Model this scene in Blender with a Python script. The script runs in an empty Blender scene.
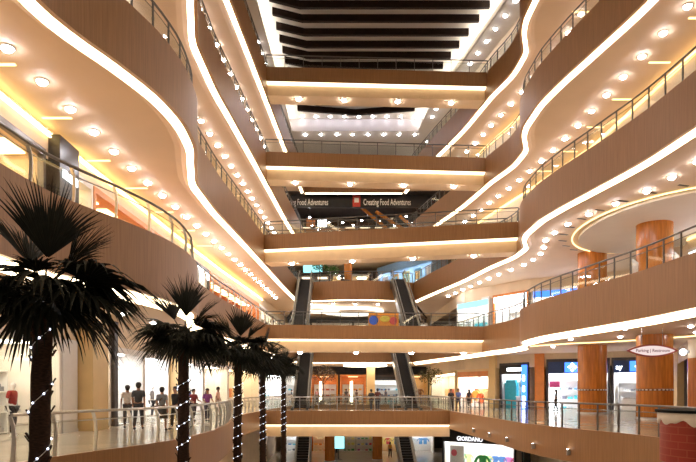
import bpy, bmesh, math, random
from mathutils import Vector, Matrix, Euler
random.seed(7)
SC = bpy.context.scene
COL = SC.collection
PI = math.pi
F = 600.0; HOR = 390.0; EYE = 1.6

# ------------------------------------------------------------------ materials
def _mat(name):
    m = bpy.data.materials.new(name); m.use_nodes = True
    nt = m.node_tree; nt.nodes.clear()
    out = nt.nodes.new('ShaderNodeOutputMaterial')
    return m, nt, out
def pm(name, col, rough=0.5, metal=0.0, vary=0.12, scale=6.0, stretch=(1,1,1), spec=0.5, bump=0.0, trans=0.0):
    m, nt, out = _mat(name)
    b = nt.nodes.new('ShaderNodeBsdfPrincipled')
    b.inputs['Roughness'].default_value = rough; b.inputs['Metallic'].default_value = metal
    b.inputs['Specular IOR Level'].default_value = spec
    tc = nt.nodes.new('ShaderNodeTexCoord'); mp = nt.nodes.new('ShaderNodeMapping')
    mp.inputs['Scale'].default_value = stretch
    nz = nt.nodes.new('ShaderNodeTexNoise'); nz.inputs['Scale'].default_value = scale; nz.inputs['Detail'].default_value = 3
    rp = nt.nodes.new('ShaderNodeValToRGB')
    c0 = [max(0, c*(1-vary)) for c in col]; c1 = [min(1, c*(1+vary)) for c in col]
    rp.color_ramp.elements[0].position = .3; rp.color_ramp.elements[1].position = .7
    rp.color_ramp.elements[0].color = (*c0, 1); rp.color_ramp.elements[1].color = (*c1, 1)
    nt.links.new(tc.outputs['Object'], mp.inputs['Vector']); nt.links.new(mp.outputs['Vector'], nz.inputs['Vector'])
    nt.links.new(nz.outputs['Fac'], rp.inputs['Fac']); nt.links.new(rp.outputs['Color'], b.inputs['Base Color'])
    if bump:
        bp = nt.nodes.new('ShaderNodeBump'); bp.inputs['Strength'].default_value = bump
        nt.links.new(nz.outputs['Fac'], bp.inputs['Height']); nt.links.new(bp.outputs['Normal'], b.inputs['Normal'])
    nt.links.new(b.outputs['BSDF'], out.inputs['Surface'])
    return m
def em(name, col, s):
    m, nt, out = _mat(name)
    e = nt.nodes.new('ShaderNodeEmission'); e.inputs['Color'].default_value = (*col, 1); e.inputs['Strength'].default_value = s
    nt.links.new(e.outputs[0], out.inputs['Surface'])
    return m
def glass(name, tint=(1,1,1), refl=.12):
    m, nt, out = _mat(name)
    t = nt.nodes.new('ShaderNodeBsdfTransparent'); t.inputs['Color'].default_value = (*tint, 1)
    g = nt.nodes.new('ShaderNodeBsdfGlossy'); g.inputs['Roughness'].default_value = .03
    mx = nt.nodes.new('ShaderNodeMixShader'); mx.inputs['Fac'].default_value = refl
    nt.links.new(t.outputs[0], mx.inputs[1]); nt.links.new(g.outputs[0], mx.inputs[2]); nt.links.new(mx.outputs[0], out.inputs['Surface'])
    return m
def brick(name, c1, c2, mortar, scale, bw=.5, rh=.25):
    m, nt, out = _mat(name)
    b = nt.nodes.new('ShaderNodeBsdfPrincipled'); b.inputs['Roughness'].default_value = .45
    tc = nt.nodes.new('ShaderNodeTexCoord'); bt = nt.nodes.new('ShaderNodeTexBrick')
    bt.inputs['Color1'].default_value = (*c1,1); bt.inputs['Color2'].default_value = (*c2,1); bt.inputs['Mortar'].default_value = (*mortar,1)
    bt.inputs['Scale'].default_value = scale; bt.inputs['Mortar Size'].default_value = .012
    bt.inputs['Brick Width'].default_value = bw; bt.inputs['Row Height'].default_value = rh
    nt.links.new(tc.outputs['UV'], bt.inputs['Vector']); nt.links.new(bt.outputs['Color'], b.inputs['Base Color'])
    nt.links.new(b.outputs[0], out.inputs['Surface'])
    return m
M = {}
M['wood'] = pm('fascia_wood', (.35,.178,.075), .42, vary=.16, scale=3, stretch=(9,9,.25))
M['beam'] = pm('beam_panel', (.86,.64,.41), .5, vary=.04, scale=2)
M['ceil'] = pm('ceiling_paint', (.74,.565,.40), .7, vary=.03, scale=.6)
M['ceilw'] = pm('roof_paint', (.80,.75,.68), .7, vary=.03, scale=.6)
M['floor'] = pm('floor_tile', (.70,.62,.52), .12, vary=.06, scale=1.2)
M['wall'] = pm('wall_paint', (.78,.62,.42), .6, vary=.05, scale=1)
M['wallw'] = pm('wall_white', (.85,.80,.74), .6, vary=.03, scale=1)
M['walld'] = pm('wall_dark', (.06,.05,.05), .5, vary=.2, scale=2)
M['grey'] = pm('wall_grey', (.42,.38,.38), .6, vary=.06, scale=1)
M['cream'] = pm('cream_paint', (.80,.58,.28), .45, vary=.05, scale=1.5)
M['orange'] = pm('orange_panel', (.75,.26,.06), .45, vary=.12, scale=2)
M['colwood'] = pm('column_veneer', (.58,.205,.035), .22, vary=.22, scale=2.2, stretch=(4,4,.4))
M['band'] = pm('inlay_band', (.8,.72,.6), .3, vary=.05)
M['dband'] = pm('inlay_dark', (.2,.09,.03), .3, vary=.1)
M['steel'] = pm('brushed_steel', (.62,.60,.58), .28, .9, vary=.08, scale=12)
M['dsteel'] = pm('dark_steel', (.16,.15,.14), .35, .6, vary=.1, scale=10)
M['black'] = pm('black_panel', (.012,.012,.013), .35, vary=.2, scale=4)
M['dwood'] = pm('slat_wood', (.020,.009,.006), .5, vary=.3, scale=4, spec=.2)
M['white'] = pm('white_gloss', (.86,.85,.83), .35, vary=.02)
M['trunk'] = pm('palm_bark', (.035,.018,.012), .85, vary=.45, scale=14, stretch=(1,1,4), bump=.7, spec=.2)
M['frond'] = pm('palm_leaf_backlit', (.008,.010,.006), .6, vary=.4, scale=5, spec=.25)  # backlit shade of the fans is put into this near-black colour
M['leaf'] = pm('tree_leaf', (.09,.085,.03), .6, vary=.4, scale=8)
M['twig'] = pm('dry_leaf', (.16,.09,.04), .7, vary=.4, scale=8)
M['green'] = pm('plant_leaf', (.06,.17,.04), .5, vary=.4, scale=8)
M['pot'] = pm('plant_pot', (.25,.2,.16), .5, vary=.1)
M['rubber'] = pm('step_rubber', (.014,.014,.015), .4, vary=.2)
M['esc'] = pm('escalator_panel', (.03,.03,.032), .3, .3, vary=.15)
M['screen'] = em('screen_teal', (.25,.72,.75), 1.6)
M['screenb'] = em('screen_blue', (.15,.35,.9), 1.8)
M['glass'] = glass('rail_glass', (.93,.95,.94), .055)
M['sglass'] = glass('shop_glass', (.97,.98,.98), .025)
WARM = (1.0,.70,.38)
M['cove'] = em('cove_led', (1.0,.77,.48), 5.5)
M['coveb'] = em('bridge_led', (1.0,.80,.52), 2.6)
M['yell'] = em('wall_cove_led', (1.0,.66,.25), 2.6)
M['slot'] = em('slot_led', (1.0,.72,.30), 2.2)
M['lens'] = em('downlight_lens', (.95,.93,1.0), 62.0)
M['coolw'] = em('roof_cove_led', (1.0,.93,.84), 15.0)
M['bulb'] = em('fairy_bulb', (.70,.78,1.0), 5.0)
M['blueled'] = em('sign_blue', (.05,.18,.85), 2.2)
M['whiteled'] = em('sign_white', (.9,.95,1.0), 4.0)
M['shopl'] = em('shop_light', (1.0,.86,.64), 8.0)
M['shopc'] = em('shop_light_cool', (.92,.95,1.0), 15.0)
M['shopw'] = em('shop_light_warm', (1.0,.70,.36), 6.0)
M['shopx'] = em('shop_light_bright', (.88,.94,1.0), 26.0)
M['shopm'] = em('shop_light_mid', (.85,.93,1.0), 6.0)
M['shopv'] = em('shop_light_amber', (1.0,.62,.28), 3.5)
M['ring'] = em('ring_led', (1.0,.90,.76), 1.7)
M['shopd'] = em('shop_light_dim', (1.0,.75,.5), 2.0)
M['redbrick'] = brick('kiosk_tile', (.36,.032,.014), (.31,.026,.012), (.40,.07,.035), 1.0, .42, .16)
M['matte'] = pm('counter_black', (.010,.010,.011), .8, vary=.2, spec=.1)
M['icing'] = pm('icing_cream', (.88,.80,.74), .35, vary=.02)
M['signrim'] = pm('sign_rim', (.45,.09,.05), .4, vary=.05)
M['signface'] = em('sign_face_glow', (1.0,.80,.76), .62)  # brightness of the sign face put in as a glow of its own
M['yell2'] = em('left_cove_led', (1.0,.68,.26), 5.0)
M['letter'] = em('sign_letter', (.95,.95,1.0), 1.3)
M['ink'] = pm('sign_ink', (.22,.06,.10), .5)
M['skin'] = pm('skin', (.36,.19,.12), .5, vary=.05)
M['hair'] = pm('hair', (.012,.010,.009), .45, vary=.2, scale=20)
M['eye'] = pm('eye', (.02,.015,.012), .2)
_c = {}
def cm(col, rough=.7):
    k = tuple(round(c,3) for c in col)
    if k not in _c: _c[k] = pm('fabric_%d' % len(_c), col, rough, vary=.12, scale=9)
    return _c[k]

# ------------------------------------------------------------------ mesh helpers
class MB:
    def __init__(s): s.v=[]; s.f=[]; s.mi=[]; s.sm=[]; s.uv={}
    def add(s, vs, fs, mi=0, smooth=False):
        b=len(s.v); s.v += [tuple(v) for v in vs]
        for f in fs: s.f.append([i+b for i in f]); s.mi.append(mi); s.sm.append(smooth)
        return s
    def box(s, c, d, rz=0, mi=0, mat=None):
        x,y,z=[q/2 for q in d]; ca,sa=math.cos(rz),math.sin(rz); vs=[]
        for dx,dy,dz in ((-x,-y,-z),(x,-y,-z),(x,y,-z),(-x,y,-z),(-x,-y,z),(x,-y,z),(x,y,z),(-x,y,z)):
            if mat is not None: p = mat @ Vector((dx,dy,dz)); vs.append((c[0]+p.x,c[1]+p.y,c[2]+p.z))
            else: vs.append((c[0]+dx*ca-dy*sa, c[1]+dx*sa+dy*ca, c[2]+dz))
        return s.add(vs,[(0,3,2,1),(4,5,6,7),(0,1,5,4),(1,2,6,5),(2,3,7,6),(3,0,4,7)],mi)
    def bar(s, a, b, w, h=None, mi=0):
        a,b=Vector(a),Vector(b); d=b-a; L=d.length
        q=d.to_track_quat('X','Z').to_matrix()
        return s.box((a+b)/2,(L,w,h or w),mi=mi,mat=q)
    def tube(s, pts, r, n=8, mi=0, cap=True, smooth=True):
        pts=[Vector(p) for p in pts]; rr = r if isinstance(r,(list,tuple)) else [r]*len(pts)
        vs=[]; up=None
        for i,p in enumerate(pts):
            t=(pts[min(i+1,len(pts)-1)]-pts[max(i-1,0)])
            t = t.normalized() if t.length>1e-9 else Vector((0,0,1))
            if up is None: up = Vector((0,0,1)) if abs(t.z)<.9 else Vector((1,0,0))
            a=t.cross(up)
            if a.length<1e-6: a=t.orthogonal()
            a.normalize(); b=a.cross(t).normalized(); up=b
            for k in range(n):
                an=2*PI*k/n; vs.append(p+a*math.cos(an)*rr[i]+b*math.sin(an)*rr[i])
        fs=[]
        for i in range(len(pts)-1):
            for k in range(n):
                k2=(k+1)%n; fs.append((i*n+k,i*n+k2,(i+1)*n+k2,(i+1)*n+k))
        s.add(vs,fs,mi,smooth)
        if cap:
            m=len(pts)-1
            s.add([vs[k] for k in range(n)],[tuple(range(n))],mi)
            s.add([vs[m*n+k] for k in range(n)],[tuple(reversed(range(n)))],mi)
        return s
    def lathe(s, prof, c=(0,0,0), n=24, mi=0, smooth=True, a0=0, a1=2*PI):
        full=abs(a1-a0-2*PI)<1e-6; m=n if full else n+1; vs=[]
        for r,z in prof:
            for k in range(m):
                a=a0+(a1-a0)*k/n; vs.append((c[0]+r*math.cos(a),c[1]+r*math.sin(a),c[2]+z))
        fs=[]
        for i in range(len(prof)-1):
            for k in range(n):
                k2=(k+1)%m; fs.append((i*m+k,i*m+k2,(i+1)*m+k2,(i+1)*m+k))
        return s.add(vs,fs,mi,smooth)
    def ball(s, c, r, n=10, m=6, mi=0, sc=(1,1,1)):
        prof=[(r*math.cos(-PI/2+PI*i/m),r*math.sin(-PI/2+PI*i/m)) for i in range(m+1)]
        vs=[]
        for rr,z in prof:
            for k in range(n):
                a=2*PI*k/n; vs.append((c[0]+max(rr,1e-4)*math.cos(a)*sc[0],c[1]+max(rr,1e-4)*math.sin(a)*sc[1],c[2]+z*sc[2]))
        fs=[(i*n+k,i*n+(k+1)%n,(i+1)*n+(k+1)%n,(i+1)*n+k) for i in range(m) for k in range(n)]
        return s.add(vs,fs,mi,True)
    def prism(s, poly, z0, z1, mi=0):
        n=len(poly); vs=[(x,y,z0) for x,y in poly]+[(x,y,z1) for x,y in poly]
        fs=[tuple(reversed(range(n))),tuple(range(n,2*n))]+[(i,(i+1)%n,n+(i+1)%n,n+i) for i in range(n)]
        return s.add(vs,fs,mi)
    def quad(s, a,b,c,d, mi=0): return s.add([a,b,c,d],[(0,1,2,3)],mi)
    def mesh(s, name, mats):
        me=bpy.data.meshes.new(name); me.from_pydata(s.v,[],s.f)
        for m in (mats if isinstance(mats,(list,tuple)) else [mats]): me.materials.append(m)
        me.polygons.foreach_set('material_index',s.mi); me.polygons.foreach_set('use_smooth',s.sm); me.update()
        return me
    def build(s, name, mats, parent=None, loc=(0,0,0), rz=0):
        return link(name, s.mesh(name,mats), parent, loc, rz)
def link(name, data, parent=None, loc=(0,0,0), rz=0):
    o=bpy.data.objects.new(name,data); COL.objects.link(o); o.parent=parent
    o.location=loc; o.rotation_euler=(0,0,rz); return o
def tag(o,label,cat,group=None):
    o['label']=label; o['category']=cat
    if group: o['group']=group
    return o
def thing(name,label,cat,loc=(0,0,0),rz=0,group=None):
    return tag(link(name,None,None,loc,rz),label,cat,group)
def struct(o,label=None):
    o['kind']='structure'
    if label: o['label']=label
    return o
def kids(o): return list(o.children)
def copy_tree(o,parent=None,top=True):
    c=o.copy(); COL.objects.link(c)
    if not top: c.parent=parent
    for ch in kids(o): copy_tree(ch,c,False)
    return c
def text(name, body, size, mat, parent, loc, rot, ext=.015, align='CENTER', sx=1.0):
    cu=bpy.data.curves.new(name,'FONT'); cu.body=body; cu.size=size; cu.extrude=ext; cu.align_x=align; cu.align_y='CENTER'; cu.resolution_u=2
    cu.offset=.008*size
    cu.materials.append(mat); tmp=bpy.data.objects.new('tmp',cu); COL.objects.link(tmp)
    dg=bpy.context.evaluated_depsgraph_get(); dg.update(); me=bpy.data.meshes.new_from_object(tmp.evaluated_get(dg)); bpy.data.objects.remove(tmp); bpy.data.curves.remove(cu)
    o=bpy.data.objects.new(name,me); COL.objects.link(o); o.parent=parent; o.location=loc; o.rotation_euler=rot; o.scale=(sx,1,1); return o

# ------------------------------------------------------------------ plan curves  X(Y)
def interp(tab):
    ys=[t[0] for t in tab]; xs=[t[1] for t in tab]; n=len(tab)
    d=[(xs[i+1]-xs[i])/(ys[i+1]-ys[i]) for i in range(n-1)]
    m=[d[0]]+[0 if d[i-1]*d[i]<=0 else 2*d[i-1]*d[i]/(d[i-1]+d[i]) for i in range(1,n-1)]+[d[-1]]
    def f(y):
        if y<=ys[0]: return xs[0]+m[0]*(y-ys[0])
        if y>=ys[-1]: return xs[-1]+m[-1]*(y-ys[-1])
        i=max(k for k in range(n-1) if ys[k]<=y); h=ys[i+1]-ys[i]; t=(y-ys[i])/h
        return ((2*t**3-3*t*t+1)*xs[i]+(t**3-2*t*t+t)*h*m[i]+(-2*t**3+3*t*t)*xs[i+1]+(t**3-t*t)*h*m[i+1])
    return f
def lin(tab):
    def f(y):
        if y<=tab[0][0]: return tab[0][1]
        for (a,b),(c,d) in zip(tab,tab[1:]):
            if y<=c: return b+(d-b)*(y-a)/(c-a)
        return tab[-1][1]
    return f
EL_=interp([(9,-7.6),(13,-7.45),(14.2,-7.35),(15.2,-7.1),(16.8,-6.5),(19,-5.9),(20.6,-5.75),(22.3,-5.85),(24.5,-6.35),(27,-6.82),(30,-6.82),(34,-6.62),(39,-6.35),(44,-6.1),(55,-5.55),(58.7,-5.3),(66,-4.9)])
ER_=interp([(9,13.2),(15,12.7),(20.9,12.15),(23.6,11.92),(27.4,11.2),(30.5,10.58),(32.6,10.33),(34.6,10.33),(36,10.52),(37.3,10.95),(38.6,11.35),(40.3,11.32),(44.3,10.5),(49.7,9.6),(55.5,8.2),(61,7.0),(66,6.1)])
EL=lambda y: EL_(y)+.2
ER=lambda y: ER_(y)-.22
EL1=interp([(7,-7.4),(13.3,-6.6),(16.5,-5.6),(18.8,-5.12),(22,-5.0),(27,-5.35),(32,-6.05),(38,-6.4),(43.6,-6.2),(55,-5.55),(62,-5.1)])
ER1=interp([(15.2,9.2),(17,9.65),(18.8,9.8),(20.5,9.6),(22.5,9.0),(25,8.3),(27.4,7.92),(32,7.75),(38.9,7.5),(43.6,7.35),(55,7.2),(62,6.9)])
WL=lin([(6,-11),(22,-10.6),(36,-10.1),(46,-9.6),(58,-8.7),(78,-7.8)])
WRu=lin([(6,16.2),(20,16),(38,15.4),(46,13.9),(56,11.7),(78,10.4)])
WRd=lin([(6,20.4),(36,20.4),(44.8,24.5),(50,15.2),(56,10.9),(78,10.2)])
WRt=WRu
ZL={0:-6.25,1:0.0,2:6.25,3:12.5,4:18.75,5:25.0}
NAMES={0:'ground',1:'lowest',2:'second',3:'third',4:'fourth',5:'top'}
YB=78.0
def far_edge(k):
    return {1:62,2:62,3:61.5,4:64,5:65.6}[k]
def edge_path(k):
    el,er=(EL1,ER1) if k==1 else (EL,ER); yf=far_edge(k)
    y0l = 8.0; y0r = 15.2 if k==1 else 9.0
    L=[]; y=y0l
    while y<yf-.2: L.append(Vector((el(y),y,0))); y+=.55 if y<46 else 1.2
    xl,xr=el(yf),er(yf)
    FAR=[]
    for i in range(13):
        t=i/12; bul = (-1.2*math.sin(PI*t) if k==3 else 0)
        FAR.append(Vector((xl+(xr-xl)*t, yf+bul, 0)))
    R=[]; y=y0r
    while y<yf-.2: R.append(Vector((er(y),y,0))); y+=.55 if y<46 else 1.2
    R.reverse()
    L.append(FAR[0].copy()); R.insert(0,FAR[-1].copy())
    return L,FAR,R            # the opening lies to the right of this walk (left side going away, right side coming back)
def norms(P):
    out=[]
    for i in range(len(P)):
        a=P[max(i-1,0)]; b=P[min(i+1,len(P)-1)]; t=(b-a).normalized(); out.append(Vector((-t.y,t.x,0)))   # points into the gallery (left of walk)
    return out
def sweep(mb,P,segs,mi=0):
    N=norms(P)
    for (o0,z0),(o1,z1) in segs:
        vs=[];n=len(P)
        for p,q in zip(P,N): vs += [p+q*o0+Vector((0,0,z0)), p+q*o1+Vector((0,0,z1))]
        mb.add(vs,[(2*i,2*i+2,2*i+3,2*i+1) for i in range(n-1)],mi,True)
    return mb
def strip(mb,P,W,z,off,mi=0,flip=False):
    N=norms(P); vs=[]
    for p,q,w in zip(P,N,W): a=p+q*off; vs += [(a.x,a.y,z),(w[0],w[1],z)]
    fs=[(2*i,2*i+1,2*i+3,2*i+2) for i in range(len(P)-1)]
    if flip: fs=[tuple(reversed(f)) for f in fs]
    return mb.add(vs,fs,mi)

trim_n=[0]
def wall_pts(P,side,k,below=False):
    kk=k-1 if below else k
    if side=='left': return [(WL(p.y),p.y) for p in P]
    wr = WRd if kk<=2 else WRu
    return [(wr(p.y),p.y) for p in P]

# ------------------------------------------------------------------ railings
RH=1.08
def post_mesh(style):
    mb=MB()
    if style=='curve':      # flat steel fin bowed out over the opening, tip carrying the rail
        pts=[(0,0,0),(-.035,0,.3),(-.05,0,.6),(-.03,0,.85),(.05,0,RH-.02)]
        for a,b in zip(pts,pts[1:]): mb.bar(a,b,.03,.085)
        mb.box((0,0,.015),(.16,.1,.03))
    else:
        mb.box((0,0,RH/2),(.05,.05,RH)); mb.box((0,0,.015),(.14,.14,.03)); mb.box((.0,0,.55),(.075,.03,.10))
    return mb
PM={('curve',0):post_mesh('curve').mesh('post',M['steel']),('square',0):post_mesh('sq').mesh('post',M['dsteel']),('square',1):post_mesh('sq').mesh('post',M['steel'])}
_gl={}
def railing(path, z, label, group=None, style=('square',0), step=1.9, rail=None, off=.22, gmat=None, mid=True):
    P=[p.copy() for p in path]; N=norms(P)
    Q=[p+q*off+Vector((0,0,z)) for p,q in zip(P,N)]
    c=Q[len(Q)//2]
    t=thing('glass_railing',label,'railing',c,0,group)
    rail = rail or M['steel']
    rel=[q-c for q in Q]
    MB().tube([r+Vector((0,0,RH)) for r in rel],.04,6).build('handrail',rail,t)
    if mid: MB().tube([r+Vector((0,0,.86)) for r in rel],.014,4).build('lower_rail',rail,t)
    acc=[0]
    for a,b in zip(rel,rel[1:]): acc.append(acc[-1]+(b-a).length)
    n=max(1,round(acc[-1]/step)); pos=[]
    for i in range(n+1):
        s=acc[-1]*i/n; j=max(k for k in range(len(acc)) if acc[k]<=s+1e-6); j=min(j,len(acc)-2)
        u=(s-acc[j])/max(1e-6,acc[j+1]-acc[j]); p=rel[j].lerp(rel[j+1],u); d=(rel[j+1]-rel[j]).normalized(); pos.append((p,d))
    for p,d in pos:
        link('post',PM[style],t,p,math.atan2(d.y,d.x)+PI/2)
    for (a,da),(b,db) in zip(pos,pos[1:]):
        d=(b-a); L=round(d.length-.10,2)
        if L<.2: continue
        if L not in _gl: _gl[L]=MB().box((0,0,.5),(L,.012,.80)).mesh('glass_panel',M['glass'])
        link('glass_panel',_gl[L],t,(a+b)/2,math.atan2(d.y,d.x))
    return t

# ------------------------------------------------------------------ galleries
CEIL=1.64
def gallery(k):
    z=ZL[k]; L,FA,R=edge_path(k); fh=1.8 if k>1 else 1.2
    for side,P in (('left',L),('far',FA),('right',R)):
        lab={'left':'left','far':'far end','right':'right'}[side]
        # floor and ceiling under it
        if side=='far':
            xs=[p.x for p in P]
            W=[(WL(YB)+ (( (WRd if k<=2 else WRu)(YB))-WL(YB))*i/(len(P)-1),YB) for i in range(len(P))]
            Wb=[(WL(YB)+ (( (WRd if k<=3 else WRu)(YB))-WL(YB))*i/(len(P)-1),YB) for i in range(len(P))]
            W[0]=(WL(YB)-.3,YB); 
        else:
            W=wall_pts(P,side,k); Wb=wall_pts(P,side,k,True)
        fm=MB(); strip(fm,P,[(w[0]+( -3.0 if side=='left' else 6.0 if side=='right' else 0)*(1 if k<=2 else .1),w[1]) for w in W],z,.02)
        cmb=MB(); strip(cmb,P,[(w[0]+( -3.0 if side=='left' else 6.0 if side=='right' else 0)*(1 if k<=3 else .1),w[1]) for w in Wb],z-(CEIL if k>1 else 1.0),0.85 if k>1 else .15,flip=True)
        dp=.06 if side=='far' else .26 if k==2 else .13
        if k>1: sweep(cmb,[p+Vector((0,0,z)) for p in P],[((.40,-fh-dp),(.62,-CEIL-.05)),((.62,-CEIL-.05),(.85,-CEIL))])
        if side=='far':
            # side wedges reaching from the end of the side strips back to the rear wall
            for xx,wf,sg in ((P[0],WL,-1),(P[-1],(WRd if k<=2 else WRu),1)):
                e=3.0 if k<=2 else .3
                fm.add([(xx.x,xx.y,z),(wf(xx.y)+sg*e,xx.y,z),(wf(YB)+sg*e,YB,z),(W[0][0] if sg<0 else W[-1][0],YB,z)],[(0,1,2,3)])
                cmb.add([(xx.x,xx.y,z-(CEIL if k>1 else 1.0)),(wf(xx.y)+sg*3,xx.y,z-(CEIL if k>1 else 1.0)),(wf(YB)+sg*3,YB,z-(CEIL if k>1 else 1.0)),(W[0][0] if sg<0 else W[-1][0],YB,z-(CEIL if k>1 else 1.0))],[(3,2,1,0)])
        struct(fm.build('floor',M['floor']),'%s floor on the %s side' % (NAMES[k],lab))
        struct(cmb.build('ceiling',M['walld'] if (k==5 and side=='far') else M['ceil']),'ceiling under the %s floor on the %s side' % (NAMES[k],lab))
        # fascia
        trim_n[0]+=1
        fb=MB(); ch=CEIL if k>1 else 1.0; PZ=[p+Vector((0,0,z)) for p in P]
        sweep(fb,PZ,[((.0,.10),(0,-fh)),((0,-fh),(.14,-fh)),((.14,-fh),(.14,-fh+.03)),((.12,.10),(0,.10)),((.12,0),(.12,.10))] if k>1 else
              [((.0,.10),(0,-fh)),((0,-fh),(.16,-fh)),((.16,-fh),(.16,-ch)),((.12,.10),(0,.10)),((.12,0),(.12,.10))])
        struct(fb.build('trim_%d'%trim_n[0],M['wood']),'brown wood balcony front of the %s floor, %s side' % (NAMES[k],lab))
        if k>1:
            cb=MB(); sweep(cb,PZ,[((.12,-fh+.02),(.40,-fh-dp))])
            tag(cb.build('cove_light',M['cove']),'warm white light strip under the %s balcony at the %s' % (NAMES[k],{'left':'left side','far':'far end','right':'right side'}[side]),'light strip')
        if side!='far' or k in (1,2,3,4,5):
            st=('curve',0) if (side=='left' and k<=2) else ('square',0)
            if side=='right' and k==1: st=('square',0)
            PP=[p for p in P if p.y>(12 if side!='right' or k>1 else 0)] if side!='far' else P
            railing(PP,z,'glass and steel railing along the edge of the %s balcony, %s' % (NAMES[k],{'left':'left side','far':'far end','right':'right side'}[side]),'balcony railings',
                    st,(1.3 if k==1 else 1.5) if (side=='left' and k<=2) else 1.05,M['steel'] if (side=='left' and k==1) else M['dsteel'])
for k in (1,2,3,4,5): gallery(k)

# ground floor slab + photographer's own floor
struct(MB().quad((-16,6,-6.25),(26,6,-6.25),(26,82,-6.25),(-16,82,-6.25)).build('floor',M['floor']),'pale ground floor of the atrium')
struct(MB().prism([(-12,-6),(23.4,-6),(26,15.2),(8.5,15.2),(6.6,12.9),(5.6,11.0),(5.2,7.2),(-12,7.2)],-.3,0).build('floor',M['floor']),'floor the viewer stands on')

# ------------------------------------------------------------------ walls
def wallstrip(name,f,y0,y1,z0,z1,mat,label,flip=False,dx=0,step=2.0):
    mb=MB(); y=y0; pts=[]
    ys=[y0]
    while ys[-1]+step<y1: ys.append(ys[-1]+step)
    ys += [y1]
    if f is WRd: ys=sorted(set(ys+[36,44.8,50,56]))
    ys=[q for q in ys if y0<=q<=y1]
    vs=[]
    for q in ys: vs += [(f(q)+dx,q,z0),(f(q)+dx,q,z1)]
    fs=[(2*i,2*i+2,2*i+3,2*i+1) for i in range(len(ys)-1)]
    if flip: fs=[tuple(reversed(g)) for g in fs]
    return struct(mb.add(vs,fs).build(name,mat),label)
for k in (3,4,5):
    top = ZL[k]+6.25-CEIL if k<5 else 31.1
    wallstrip('wall_left',WL,6,YB,ZL[k],top,M['wall'],'left shop wall of the %s floor'%NAMES[k],True)
    wallstrip('wall_right',WRu,6,YB,ZL[k],top,M['wall'],'right shop wall of the %s floor'%NAMES[k])
for k in (1,2):
    wallstrip('wall_left',WL,6,YB,ZL[k]+3.5,ZL[k]+6.25-CEIL,M['wall'],'wall above the left shops of the %s floor'%NAMES[k],True)
    wallstrip('wall_right',WRd,6,YB,ZL[k]+3.5,ZL[k]+6.25-CEIL,M['wall'],'wall above the right shops of the %s floor'%NAMES[k])
    wallstrip('wall_left',WL,6,YB,ZL[k]-1,ZL[k]+4.7,M['grey'],'rear wall behind the left shops of the %s floor'%NAMES[k],True,-2.9)
    wallstrip('wall_right',WRd,6,36.5,ZL[k],ZL[k]+3.5,M['colwood'],'veneered right wall of the %s floor'%NAMES[k])
    wallstrip('wall_right',WRd,36.5,YB,ZL[k]-1,ZL[k]+4.7,M['grey'],'rear wall behind the right shops of the %s floor'%NAMES[k],False,5.8)
struct(MB().quad((-9,6,-6.25),(-9,82,-6.25),(-9,82,-1),(-9,6,-1)).build('wall_left',M['wall']),'left wall of the ground floor')
struct(MB().quad((17,6,-6.25),(17,82,-6.25),(17,82,-1),(17,6,-1)).build('wall_right',M['wall']),'right wall of the ground floor')
struct(MB().quad((-16,81,-6.3),(26,81,-6.3),(26,81,34),(-16,81,34)).build('wall_back',M['walld']),'rear wall at the far end')

# wall-top coves glowing yellow
def wall_cove(f,k,y0,y1,dx,label):
    z=ZL[k]+6.25-CEIL-.12 if k<5 else 31.0
    ys=[y0+(y1-y0)*i/14 for i in range(15)]; vs=[]
    for y in ys: vs += [(f(y)+dx,y,z),(f(y)+dx,y,z-.16)]
    mb=MB().add(vs,[(2*i,2*i+1,2*i+3,2*i+2) for i in range(14)])
    for a,b in zip(ys,ys[1:]): mb.bar((f(a)+dx*1.3,a,z-.18),(f(b)+dx*1.3,b,z-.18),.08,.05,0)
    tag(mb.build('wall_cove_light',M['yell2'] if (f is WL and k==2) else M['yell']),label,'light strip')
wall_cove(WL,2,9,60,.06,'yellow light strip at the top of the left shop wall on the second floor')
wall_cove(WL,3,20,60,.06,'yellow light strip at the top of the left shop wall on the third floor')
wall_cove(WRu,3,16,60,-.06,'yellow light strip at the top of the right shop wall on the third floor')
wall_cove(WRu,4,16,60,-.06,'yellow light strip at the top of the right shop wall on the fourth floor')
wall_cove(WRd,2,12,36,-.06,'yellow light strip at the top of the right wall on the second floor')

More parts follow.
